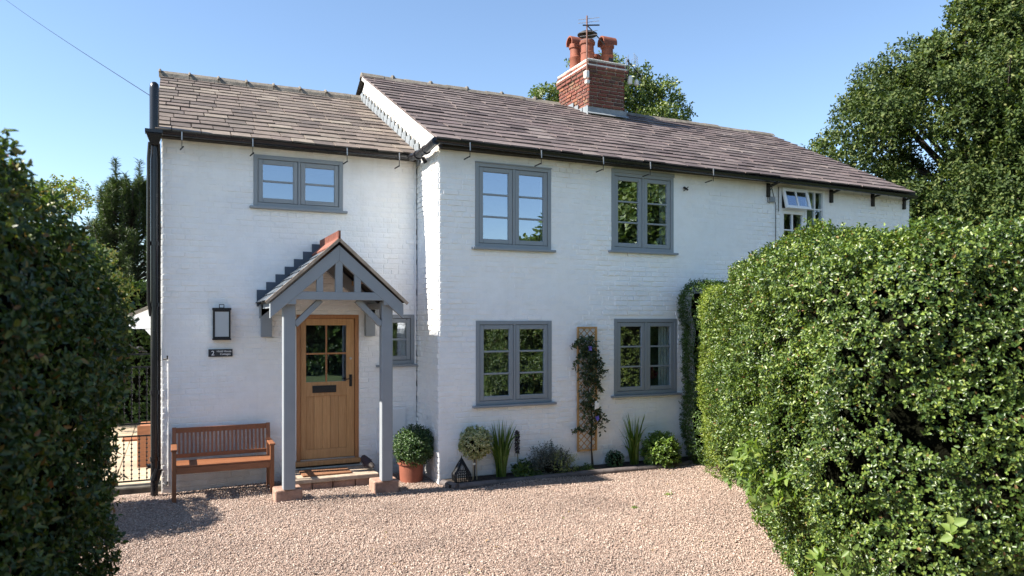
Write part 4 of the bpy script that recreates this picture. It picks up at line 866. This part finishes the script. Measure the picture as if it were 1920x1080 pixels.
# flower spike
fs = empty('spike_plant', (4.43, 9.47, .05), 'single dark flower spike above low divided leaves', 'plant'); m = MB(); m.tube([(4.42, 9.47, .05), (4.40, 9.47, .42), (4.395, 9.47, .66)], [.008, .006, .003], 6); m.build('stem', 'stemg', fs)
P = np.array([[4.397 + .022 * math.cos(i * 2.4), 9.47 + .022 * math.sin(i * 2.4), .36 + i * .0042] for i in range(76)]); leaves('flower_spike', *shoots(P, P - np.array([4.397, 9.47, 0]) * np.array([1, 1, 0]) - np.array([0, 0, 1]) * P[:, 2:] + .01, 4, .024, .017, stem=.005), 'seed', fs)
sprig_ball('foliage', (4.46, 9.42, .13), .15, 130, 6, .05, .025, 'privet', fs, inner=.3, squash=(1.1, .8, .8), up=.6)
# grey purple shrub with lime tips
hs = empty('bushy_shrub', (4.95, 9.40, .05), 'wide low grey purple shrub with lime tips below the trellis', 'shrub'); coreball((4.88, 9.45, .13), .13, hs, (1.3, .8, 1)); 
P, A = ball_pts((4.87, 9.42, .17), .31, 800, .35, (1.2, .6, 1.0)); P[:, 2] = np.maximum(P[:, 2], .06); A = nrm(A + np.array([0, 0, .9])); leaves('foliage', *shoots(P, A, 9, .028, .009, stem=.08, spread=.8), 'hebe', hs)
P, A = ball_pts((5.06, 9.36, .17), .22, 170, .7, (1.2, .7, .9)); P[:, 2] = np.maximum(P[:, 2], .06); leaves('lime_tips', *shoots(P, nrm(A + np.array([0, -.2, .6])), 7, .022, .011, stem=.04), 'limey', hs)
bx = empty('box_ball', (5.98, 9.41, .05), 'small tightly clipped green ball in the flower bed', 'shrub'); coreball((5.98, 9.41, .165), .10, bx); sprig_ball('foliage', (5.98, 9.41, .165), .135, 420, 6, .014, .009, 'box', bx, inner=.85, stem=.015)
rs = empty('round_shrub', (6.75, 9.3, .05), 'loose rounded leafy green shrub at the right end of the flower bed', 'shrub'); coreball((6.74, 9.32, .24), .2, rs)
sprig_ball('foliage', (6.74, 9.30, .25), .285, 520, 8, .040, .02, 'round', rs, inner=.72, squash=(1.05, .9, .95), up=.5); 
# low ground cover bits
for gx, lb in ((4.62, 'low dark leafy plant beneath the flower spike'), (5.45, 'low dark sprawling plant at the foot of the climber')):
    o = sprig_ball('low_plant', (gx, 9.36, .07), .13, 90, 6, .03, .014, 'privet', None, inner=.2, squash=(1.3, .6, .5), up=.8); tag(o, lb, 'plant', 'low plants in the flower bed')
# trellis and climber
tr = empty('trellis', (5.57, YM - .05, .3), 'narrow timber lattice trellis fixed to the wall between two windows', 'trellis'); Yt = YM - .07
tx0, tx1, tz0, tz1 = 5.40, 5.735, .30, 2.15
m = MB(); m.box(tx0, tx0 + .026, Yt, Yt + .03, tz0, tz1); m.box(tx1 - .026, tx1, Yt, Yt + .03, tz0, tz1); m.box(tx0 + .035, tx1 - .035, Yt + .002, Yt + .028, tz0, tz0 + .03); m.box(tx0 + .035, tx1 - .035, Yt + .002, Yt + .028, tz1 - .03, tz1); m.build('frame', 'sawn', tr, bevel=.003)
m = MB(); ix0, ix1 = tx0 + .03, tx1 - .03; wI = ix1 - ix0; z = tz0 - wI
while z < tz1:
    for s in (0, 1):
        za, zb_ = z, z + wI; ta = max(0, (tz0 + .02 - za) / wI); tb = min(1, (tz1 - .02 - za) / wI)
        if tb > ta:
            xa, xb = (ix0 + wI * ta, ix0 + wI * tb) if s == 0 else (ix1 - wI * ta, ix1 - wI * tb); m.bar((xa, Yt + .008 + s * .009, za + wI * ta), (xb, Yt + .008 + s * .009, za + wI * tb), .011, .007, up=(0, 1, 0))
    z += .105
m.build('lattice', 'sawn', tr)
cl = empty('climbing_plant', (5.62, Yt - .05, .05), 'dark leaved climber with violet flowers trained up the narrow trellis', 'climber')
m = MB(); m.tube([(5.64, 9.46, .04), (5.62, Yt - .02, .35), (5.63, Yt - .03, .8), (5.55, Yt - .03, 1.3), (5.6, Yt - .03, 1.9)], [.012, .011, .01, .008, .004], 6); m.tube([(5.61, 9.46, .04), (5.61, Yt - .03, .75)], .008, 6); m.build('stem', 'bark', cl)
cp = []
for i in range(400):
    z = random.choice([random.uniform(.55, 2.0), random.uniform(.9, 2.0), random.uniform(1.3, 2.02)]); wx = .095 if z > 1.1 else .065; xc = 5.57 + (.03 * math.sin(z * 5)) + (-.05 if z > 1.7 else 0) + (.05 if z < .95 else 0)
    cp.append((xc + random.gauss(0, wx), Yt - .03 - abs(random.gauss(0, .04)), z))
for (a, b2) in (((5.42, 1.95), (5.28, 1.85)), ((5.68, 1.75), (5.82, 1.45)), ((5.66, .95), (5.87, .75)), ((5.68, .9), (5.80, .62)), ((5.5, .65), (5.30, .62)), ((5.7, 1.3), (5.8, 1.2)), ((5.45, 1.8), (5.33, 1.6))):
    for k in range(16): t_ = k / 15; cp.append((a[0] + (b2[0] - a[0]) * t_ + random.gauss(0, .012), Yt - .05 + random.gauss(0, .02), a[1] + (b2[1] - a[1]) * t_ + random.gauss(0, .015)))
P = np.array(cp); A = rng.normal(0, .5, P.shape) + np.array([0, -.8, -.2]); leaves('foliage', *shoots(P, A, 4, .048, .024, stem=.04, jit=.5), 'clem', cl)
for fx, fz in ((5.54, 1.84), (5.66, .80)): 
    P = np.tile(np.array([[fx, Yt - .12, fz]]), (1, 1)); leaves('flower', *shoots(P, np.array([[0, -1., .1]]), 7, .045, .03, spread=1.5, stem=.003, jit=.08), 'flowerp', cl)
m = MB(); m.quad((5.61, Yt - .13, .93), (5.69, Yt - .13, .95), (5.66, Yt - .125, 1.06), (5.62, Yt - .125, 1.05)); m.box(5.615, 5.685, Yt - .134, Yt - .131, .95, 1.03); m.build('plant_label', 'label', cl)
# potted plant
pt = empty('potted_plant', (3.0, 9.93, 0), 'leafy green bush in a terracotta pot behind the right porch post', 'potted plant')
m = MB(); m.lathe([(.001, .0), (.155, .0), (.172, .25), (.19, .25), (.195, .31), (.17, .31), (.16, .26), (.001, .26)], 2.99, 9.95, 28); m.build('pot', 'terra', pt, smooth=True)
coreball((3.0, 9.95, .50), .20, pt); sprig_ball('foliage', (3.02, 9.93, .49), .275, 1400, 7, .031, .015, 'pot_leaf', pt, inner=.7, squash=(1, 1, .98), up=.3)
# ------------------------------------------------------------------ gate and things beyond
gt_ = empty('iron_gate', (-.7, 10.9, .1), 'black wrought iron gate with twisted bars at the side of the cottage', 'gate'); gx0, gx1, gy = -1.25, -.215, 10.9
m = MB()
for z in (1.80, 1.63, .88, .72, .13): m.bar((gx0, gy, z), (gx1, gy, z), .012, .02)
for x in (gx0, gx1): m.bar((x, gy, .08), (x, gy, 1.84), .022, .022)
m.build('frame', 'iron', gt_)
def twist(m, x, z0, z1):
    k = int((z1 - z0) / .028)
    for i in range(k): z = z0 + (z1 - z0) * i / k; m.bar((x, gy, z), (x, gy, z + .018), .023 if i % 2 else .009, .023 if i % 2 else .009); m.bar((x, gy, z + .018), (x, gy, z + .028), .008, .008)
x = gx0 + .09; i = 0
while x < gx1 - .03:
    m = MB(); twist(m, x, .13, .72); twist(m, x + .0, .88, 1.63); m.build('bar', 'iron', gt_); x += .09; i += 1
m = MB()
for s, cx_ in ((1, -.62),):
    m.tube([(-.35 - .34 * q + .0, gy, 1.83 + .20 * (q ** 1.6)) for q in [k / 10 for k in range(11)]], .009, 6)
    m.tube([(-.44 + .045 * (1 - q * .12) * math.cos(q), gy, 1.86 + .045 * (1 - q * .12) * math.sin(q)) for q in [k * .45 for k in range(14)]], .008, 6)
for cx_ in (-1.0, -.78): m.tube([(cx_ + .07 * math.cos(q), gy, 1.72 + .07 * math.sin(q)) for q in [k * .5 for k in range(14)]], .006, 6)
m.build('scroll', 'iron', gt_)
m = MB(); m.tube([(gx1 + .01, gy, 1.745), (-.16, 10.75, 1.745), (-.14, 10.56, 1.745), (-.10, 10.53, 1.745), (-.10, 10.53, 1.79)], .010, 6); m.tube([(gx1 + .01, gy, .12), (-.14, 10.56, .12), (-.10, 10.54, .12), (-.10, 10.54, .16)], .010, 6); m.build('hinge', 'iron', gt_)
pb_ = empty('timber_planter', (-.45, 12.4, .06), 'orange brown timber box on the sunny patio beyond the gate', 'planter')
m = MB()
for i in range(5): m.box(-.50, -.20, 12.25, 13.0, .08 + i * .115, .08 + i * .115 + .105)
m.build('box', 'teak', pb_, bevel=.005); m = MB(); m.box(-.52, -.19, 12.23, 12.27, .065, .68); m.box(-.74, -.50, 12.5, 12.9, .42, .45); m.build('frame', 'teak', pb_, bevel=.005)
# ------------------------------------------------------------------ hedges
def smooth_path(pts, it=3):
    p = [np.array(q, float) for q in pts]
    for _ in range(it):
        o = [p[0]]
        for a, b_ in zip(p, p[1:]): o += [a * .75 + b_ * .25, a * .25 + b_ * .75]
        o.append(p[-1]); p = o
    return np.array(p)
def hedge(name, label, path, side, H, n, per, L, W, mat, bulge=lambda z: 0, topr=.35, topw=1.2, lump=.12, lscale=1.3, stem=.06, group=None, seedo=0, gaps=0, holes=(), hs=None, depth=.16, cored=.19, tw=0):
    root = empty(name, (float(path[0][0]), float(path[0][1]), 0), label, 'hedge', group)
    pth = smooth_path(path); seg = np.linalg.norm(np.diff(pth, axis=0), axis=1); cum = np.concatenate([[0], np.cumsum(seg)]); T = cum[-1]
    tg = np.gradient(pth, axis=0); tg /= np.linalg.norm(tg, axis=1, keepdims=True); nn = np.stack([tg[:, 1], -tg[:, 0]], 1) * side
    plen = (H - topr) + topr * 1.57 + topw
    def surf(s, q, out=0.0):
        px = np.interp(s, cum, pth[:, 0]); py = np.interp(s, cum, pth[:, 1]); nx_ = np.interp(s, cum, nn[:, 0]); ny_ = np.interp(s, cum, nn[:, 1]); l = np.hypot(nx_, ny_); nx_, ny_ = nx_ / l, ny_ / l
        l1 = H - topr; a = np.clip((q - l1) / topr, 0, 1.57); flat = np.maximum(q - l1 - topr * 1.57, 0)
        z = np.minimum(q, l1) + topr * np.sin(a); off = -topr * (1 - np.cos(a)) - flat
        ns = np.cos(a); nz = np.sin(a)
        b0 = np.array([bulge(v) for v in np.minimum(z, H)]) * np.where(flat > 0, 1, 1)
        X = px + nx_ * (off + b0); Yy = py + ny_ * (off + b0)
        lm = np.array([mnoise.fractal(Vector((float(a_) * lscale + seedo, float(b_) * lscale, float(c_) * lscale)), .8, 2.1, 3) for a_, b_, c_ in zip(X, Yy, z)]) * lump
        o_ = lm + out; X = X + nx_ * ns * o_; Yy = Yy + ny_ * ns * o_; z = z + nz * o_
        if hs is not None: z = z * np.array([hs(v) for v in s / T])
        return np.stack([X, Yy, z], 1), np.stack([nx_ * ns, ny_ * ns, nz], 1)
    s = rng.random(n) * T; q = rng.random(n) * plen; P, A = surf(s, q); dep = rng.uniform(-depth, .035, n) * (np.minimum(L * 14, 1)); P = P + A * dep[:, None]
    hole = np.array([mnoise.noise(Vector((float(p[0]) * 2.6 + 9, float(p[1]) * 2.6, float(p[2]) * 2.6 + seedo))) for p in P])
    keep = (hole > -.55 + gaps) | (dep < -.12)
    for (hx, hy, hz, hr) in holes: keep &= np.linalg.norm((P - np.array([hx, hy, hz])) * np.array([1, 1, 1.3]), axis=1) > hr
    P, A = P[keep], A[keep]; P[:, 2] = np.maximum(P[:, 2], .02)
    A2 = nrm(A + rng.normal(0, .35, A.shape) + np.array([0, 0, .35]))
    leaves('foliage', *shoots(P, A2, per, L, W, stem=stem, jit=.4), mat, root)
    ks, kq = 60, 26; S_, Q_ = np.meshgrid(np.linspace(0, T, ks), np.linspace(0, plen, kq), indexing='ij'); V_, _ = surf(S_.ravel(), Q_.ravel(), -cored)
    idx = np.arange(ks * kq).reshape(ks, kq); F_ = np.stack([idx[:-1, :-1], idx[1:, :-1], idx[1:, 1:], idx[:-1, 1:]], -1).reshape(-1, 4); npmesh('shade_core', V_, F_, 'core', root)
    if tw:
        m = MB(); sp = rng.random(tw) * T; qp = rng.random(tw) * (H - topr); A_, _ = surf(sp, qp, -.3); B_, _ = surf(sp + rng.normal(0, .05, tw), qp + rng.uniform(.05, .16, tw), -.14); D_, _ = surf(sp + rng.normal(0, .09, tw), qp + rng.uniform(.12, .28, tw), -.01)
        for a, b_, d_ in zip(A_, B_, D_): m.tube([a, b_, d_], [.006, .003, .0012], 4)
        m.build('branches', 'bark2', root)
    return root, surf, T, plen
holly, hsurf, hT, hP = hedge('holly_hedge', 'tall glossy holly hedge filling the right of the drive', [(7.8, 8.3), (7.05, 7.8), (6.2, 6.98), (5.5, 5.95), (4.97, 4.95), (4.5, 4.05), (4.4, 3.45), (4.9, 3.0), (6.0, 2.75), (7.5, 2.6)], 1, 2.96, 56000, 7, .031, .0185, 'holly', tw=0,
    bulge=lambda z: (-.20 + .48 * math.sin(1.57 * min(1, z / 1.3))) - .10 * max(0, z - 2.2), lump=.23, topr=.40, topw=1.4, lscale=1.7, gaps=.04, depth=.30, cored=.40, hs=lambda t: 1 - .045 * min(1, max(0, (t - .45) / .25)), holes=((4.55, 4.1, .85, .12), (5.3, 2.95, 1.5, .12), (4.72, 3.1, 1.05, .12)))
gh = hedge('privet_hedge_sunlit', 'narrow sunlit part of the privet hedge, sunlight tinted into its yellow green leaves, beside the holly', [(7.7, 9.0), (7.35, 8.85), (7.05, 8.60), (6.92, 8.25), (6.82, 7.85), (6.85, 7.4)], 1, 2.72, 3900, 6, .026, .016, 'privet_sunlit', bulge=lambda z: (.0 if z > 2.3 else 0) + .12 * min(1, z / 1.0), lump=.09, topr=.25, topw=.9, gaps=.0)[0]  # same privet hedge as the next one; its sunlit part is a lighter leaf tint
hedge('privet_hedge', 'dark shaded part of the privet hedge growing against the white wall beside the lower right window', [(7.75, 9.75), (7.38, 9.52), (7.28, 9.3), (7.22, 9.05), (7.5, 8.8)], 1, 2.74, 4200, 6, .028, .016, 'privet', bulge=lambda z: .08 * min(1, z / .8), lump=.11, topr=.2, topw=1.0)
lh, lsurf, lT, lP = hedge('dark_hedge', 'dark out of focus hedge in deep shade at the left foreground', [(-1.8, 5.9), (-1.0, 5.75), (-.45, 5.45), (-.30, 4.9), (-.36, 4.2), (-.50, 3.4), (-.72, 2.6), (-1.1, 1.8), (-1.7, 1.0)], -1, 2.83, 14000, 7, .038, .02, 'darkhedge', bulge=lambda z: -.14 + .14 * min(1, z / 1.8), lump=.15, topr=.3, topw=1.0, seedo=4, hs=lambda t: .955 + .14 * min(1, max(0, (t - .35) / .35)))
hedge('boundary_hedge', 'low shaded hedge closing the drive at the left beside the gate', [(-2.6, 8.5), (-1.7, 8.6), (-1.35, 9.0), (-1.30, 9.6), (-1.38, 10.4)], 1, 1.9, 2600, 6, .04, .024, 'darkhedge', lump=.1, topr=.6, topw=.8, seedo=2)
# bright sprays poking out of the holly hedge
def spray(surf, T, su, q, name, label, L, W, per, n, rad, grp):
    P0, A0 = surf(np.array([su * T]), np.array([q]), .03); p, a = P0[0], A0[0]
    Pn = [p + rng.normal(0, rad, 3) * (1 - .8 * np.abs(a)) + a * rng.uniform(.0, .08) for _ in range(n)]; An = [a + rng.normal(0, .5, 3) + np.array([0, 0, .3]) for _ in range(n)]
    r = empty(name, tuple(p), label, 'plant', grp); leaves('leaves', *shoots(np.array(Pn), np.array(An), per, L, W, stem=.05), 'bright', r); m = MB(); c_ = p - a * .3
    for q_ in Pn: m.tube([c_, tuple((c_ + q_) / 2 + np.array([0, 0, .03])), tuple(q_)], [.005, .004, .002], 4)
    m.build('stem', 'stemg', r)
for su, q, lb in ((.465, 1.0, 'pale oak leaf spray farthest to the left and lowest in the holly hedge face'), (.495, .92, 'pale oak leaf spray low in the holly hedge, second from the gravel'), (.52, .98, 'pale oak leaf spray low in the holly hedge, third from the gravel'), (.545, .88, 'pale oak leaf spray low in the holly hedge, deepest into the hedge face')):
    spray(hsurf, hT, su, q, 'oak_seedling', lb, .085, .045, 5, 15, .14, 'oak leaf sprays in the holly hedge')
for su, q, lb in ((.60, .55, 'pale leaf spray at the bottom edge of the photo in the holly hedge'), (.63, .50, 'paler leaf spray cut by the bottom edge of the photo, right of its neighbour')):
    spray(hsurf, hT, su, q, 'oak_seedling', lb, .085, .045, 5, 8, .11, 'oak leaf sprays in the holly hedge')
for su, q, lb in ((.68, .95, 'broad bramble leaves in the dark lower right of the hedge'), (.82, 2.55, 'pale bramble leaves high on the shaded right end of the hedge'), (.86, 2.3, 'pale bramble leaves just below the highest ones at the right end')):
    spray(hsurf, hT, su, q, 'bramble', lb, .07, .05, 3, 7, .13, 'brambles in the holly hedge')
# ------------------------------------------------------------------ trees
def tree(name, label, base, centers, trunk_r, per_blob, per, L, W, mat, group=None, limbs=True, inner=.6, up=.25, cat='tree', fork=.35, coref=0):
    root = empty(name, base, label, cat, group); bx_, by_, bz_ = base; zs = [c[2] for c in centers]; zf = bz_ + (min(zs) - bz_) * .7 + .3; top = max(zs); m = MB()
    m.tube([(bx_, by_, bz_ - .1), (bx_ + .1, by_, (bz_ + zf) / 2), (bx_, by_, zf), (bx_ + .15, by_ + .1, zf + (top - zf) * .5), (bx_, by_, zf + (top - zf) * .85)], [trunk_r * 1.25, trunk_r, trunk_r * .9, trunk_r * .5, trunk_r * .15], 10); m.build('trunk', 'bark', root, smooth=True)
    if limbs:
        m = MB()
        for i, c in enumerate(centers):
            if i % 2 and len(centers) > 40: continue
            z0_ = zf + (c[2] - zf) * .45; a = Vector((bx_, by_, max(zf * .9, z0_))); b_ = Vector(c[:3]); md_ = a.lerp(b_, .5) + Vector((random.uniform(-.3, .3), random.uniform(-.3, .3), .25)); m.tube([a, md_, b_, b_ + (b_ - md_) * .3], [trunk_r * .28, trunk_r * .17, trunk_r * .07, trunk_r * .03], 5)
        m.build('limbs', 'bark', root)
    Ps = []; As = []
    for c in centers:
        r = c[3]; k = int(per_blob * (r ** 2)); P, A = ball_pts(c[:3], r, k, inner, (1, 1, .78)); f_ = np.array([mnoise.noise(Vector((float(p[0]) * 1.1, float(p[1]) * 1.1, float(p[2]) * 1.1))) for p in P]); kp = f_ > -.28; Ps.append(P[kp]); As.append(A[kp])
    P = np.concatenate(Ps); A = nrm(np.concatenate(As) + rng.normal(0, .4, (len(P), 3)) + np.array([0, 0, up])); leaves('crown', *shoots(P, A, per, L, W, stem=L * 1.6, jit=.5), mat, root); return root
def crown(cx, cy, prof, n, rmin, rmax, seed, shell=.55):
    rd = random.Random(seed); o = []
    zs = [p[0] for p in prof]; rs = [p[1] for p in prof]
    while len(o) < n:
        z = rd.uniform(zs[0], zs[-1]); Rr = float(np.interp(z, zs, rs))
        if rd.random() > (Rr / max(rs)) ** 1.3 + .08: continue
        r = rd.uniform(rmin, rmax); q = max(0, Rr - r * .8) * math.sqrt(rd.uniform(shell ** 2, 1)); a = rd.random() * 6.283; o.append((cx + q * math.cos(a), cy + q * math.sin(a), z, r))
    return o
tree('oak_tree', 'large dark oak rising behind the right end of the roof', (24.3, 15.5, 0), crown(24.3, 15.5, [(2.5, 5.4), (5, 6.2), (7.4, 6.2), (8.8, 5.2), (9.9, 4.6), (11, 3.6), (12.4, 2.6), (13.6, 1.4)], 185, .7, 1.3, 5, .35), .42, 330, 5, .12, .07, 'oakleaf')
tree('background_tree', 'round leafy tree showing either side of the chimney above the roof', (14.2, 22.3, 0), crown(13.75, 22.3, [(5, 2.8), (8, 3.4), (9.2, 3.2), (10.1, 2.7), (10.7, 2.2)], 105, .45, .8, 9), .25, 430, 5, .11, .06, 'oakleaf2')
tree('garden_tree', 'pale green bushy tree above the left hedge', (-2.3, 17.5, 0), crown(-2.2, 17.5, [(1.5, 1.3), (3.3, 1.5), (4.2, 1.1), (4.9, .6)], 26, .35, .6, 21), .1, 520, 6, .07, .04, 'birch')
# pine: tufts along upswept branches
pn = empty('pine_tree', (-1.1, 21.5, 0), 'dark bushy pine with upright shoots behind the downpipe', 'tree'); m = MB(); m.tube([(-1.1, 21.5, 0), (-1.1, 21.5, 5.8)], [.14, .03], 8); m.build('trunk', 'bark', pn, smooth=True)
Pp = []; Ap = []; rd = random.Random(4); mb2 = MB()
tips = [(-1.42, 21.4, 6.35), (-.85, 21.4, 6.35), (-1.75, 21.4, 5.6), (-.6, 21.3, 5.9), (-1.2, 21.6, 6.0)]
for i in range(420):
    z = 1.0 + 4.9 * (1 - rd.random() ** 1.2); Rr = min(1.55, .35 + (6.3 - z) * .42); a = rd.random() * 6.283; q = Rr * rd.uniform(.6, 1); tips.append((-1.1 + q * math.cos(a), 21.5 + q * math.sin(a), z))
for x, y, z in tips:
    Ln = rd.uniform(.4, .8); d_ = Vector(((x + 1.1) * .22, (y - 21.5) * .22, 1)).normalized(); b2 = Vector((x, y, z)) - d_ * Ln; mb2.tube([(-1.1, 21.5, max(.6, z - Ln - .35)), b2, (x, y, z)], [.03, .02, .01], 4)
    for k in range(16): t_ = k / 15; p = b2.lerp(Vector((x, y, z)), t_); Pp.append((p.x, p.y, p.z)); Ap.append(tuple(d_))
mb2.build('branches', 'bark', pn); leaves('crown', *shoots(np.array(Pp), np.array(Ap), 9, .15, .016, stem=.06, spread=.9), 'pine', pn)
hedge('shrub_border', 'dark mixed shrubs bordering the patio beyond the gate', [(-7, 18.3), (-4, 17.6), (-2, 17.4), (-.6, 17.6), (.6, 18.2)], 1, 3.0, 5200, 6, .08, .045, 'privet', lump=.35, topr=.6, topw=1.2, lscale=.8, seedo=11)
# what the windows reflect: trees and a hedge at the far side of the lane, behind the camera
hedge('lane_hedge', 'hedge across the lane, seen only reflected in the lower windows', [(-14, -9), (0, -9.5), (14, -9), (30, -7)], -1, 2.6, 9000, 5, .13, .08, 'privet', lump=.3, topr=.5, topw=1.5, lscale=.6, seedo=7)
for i, (x, y, r_, lb) in enumerate([(20.8, -9, 5.2, 'broad tree across the lane reflected in the right upstairs window'), (29, -9, 5, 'farther tree across the lane beside the broad one')]):
    tree('lane_tree', lb, (x, y, 0), [(14.9, -10.4, 5.2, 1.1), (15.6, -10.2, 6.2, 1.0), (15.4, -9.6, 4.2, 1.3)] * (i == 0) + crown(x, y, [(1.5, r_ * 1.25), (5, r_ * 1.15), (8, r_ * .72), (10.5, r_ * .6), (13, 1.2)], 60, 1.0, 1.6, 30 + i), .3, 150, 5, .26, .17, 'oakleaf2', group=None)
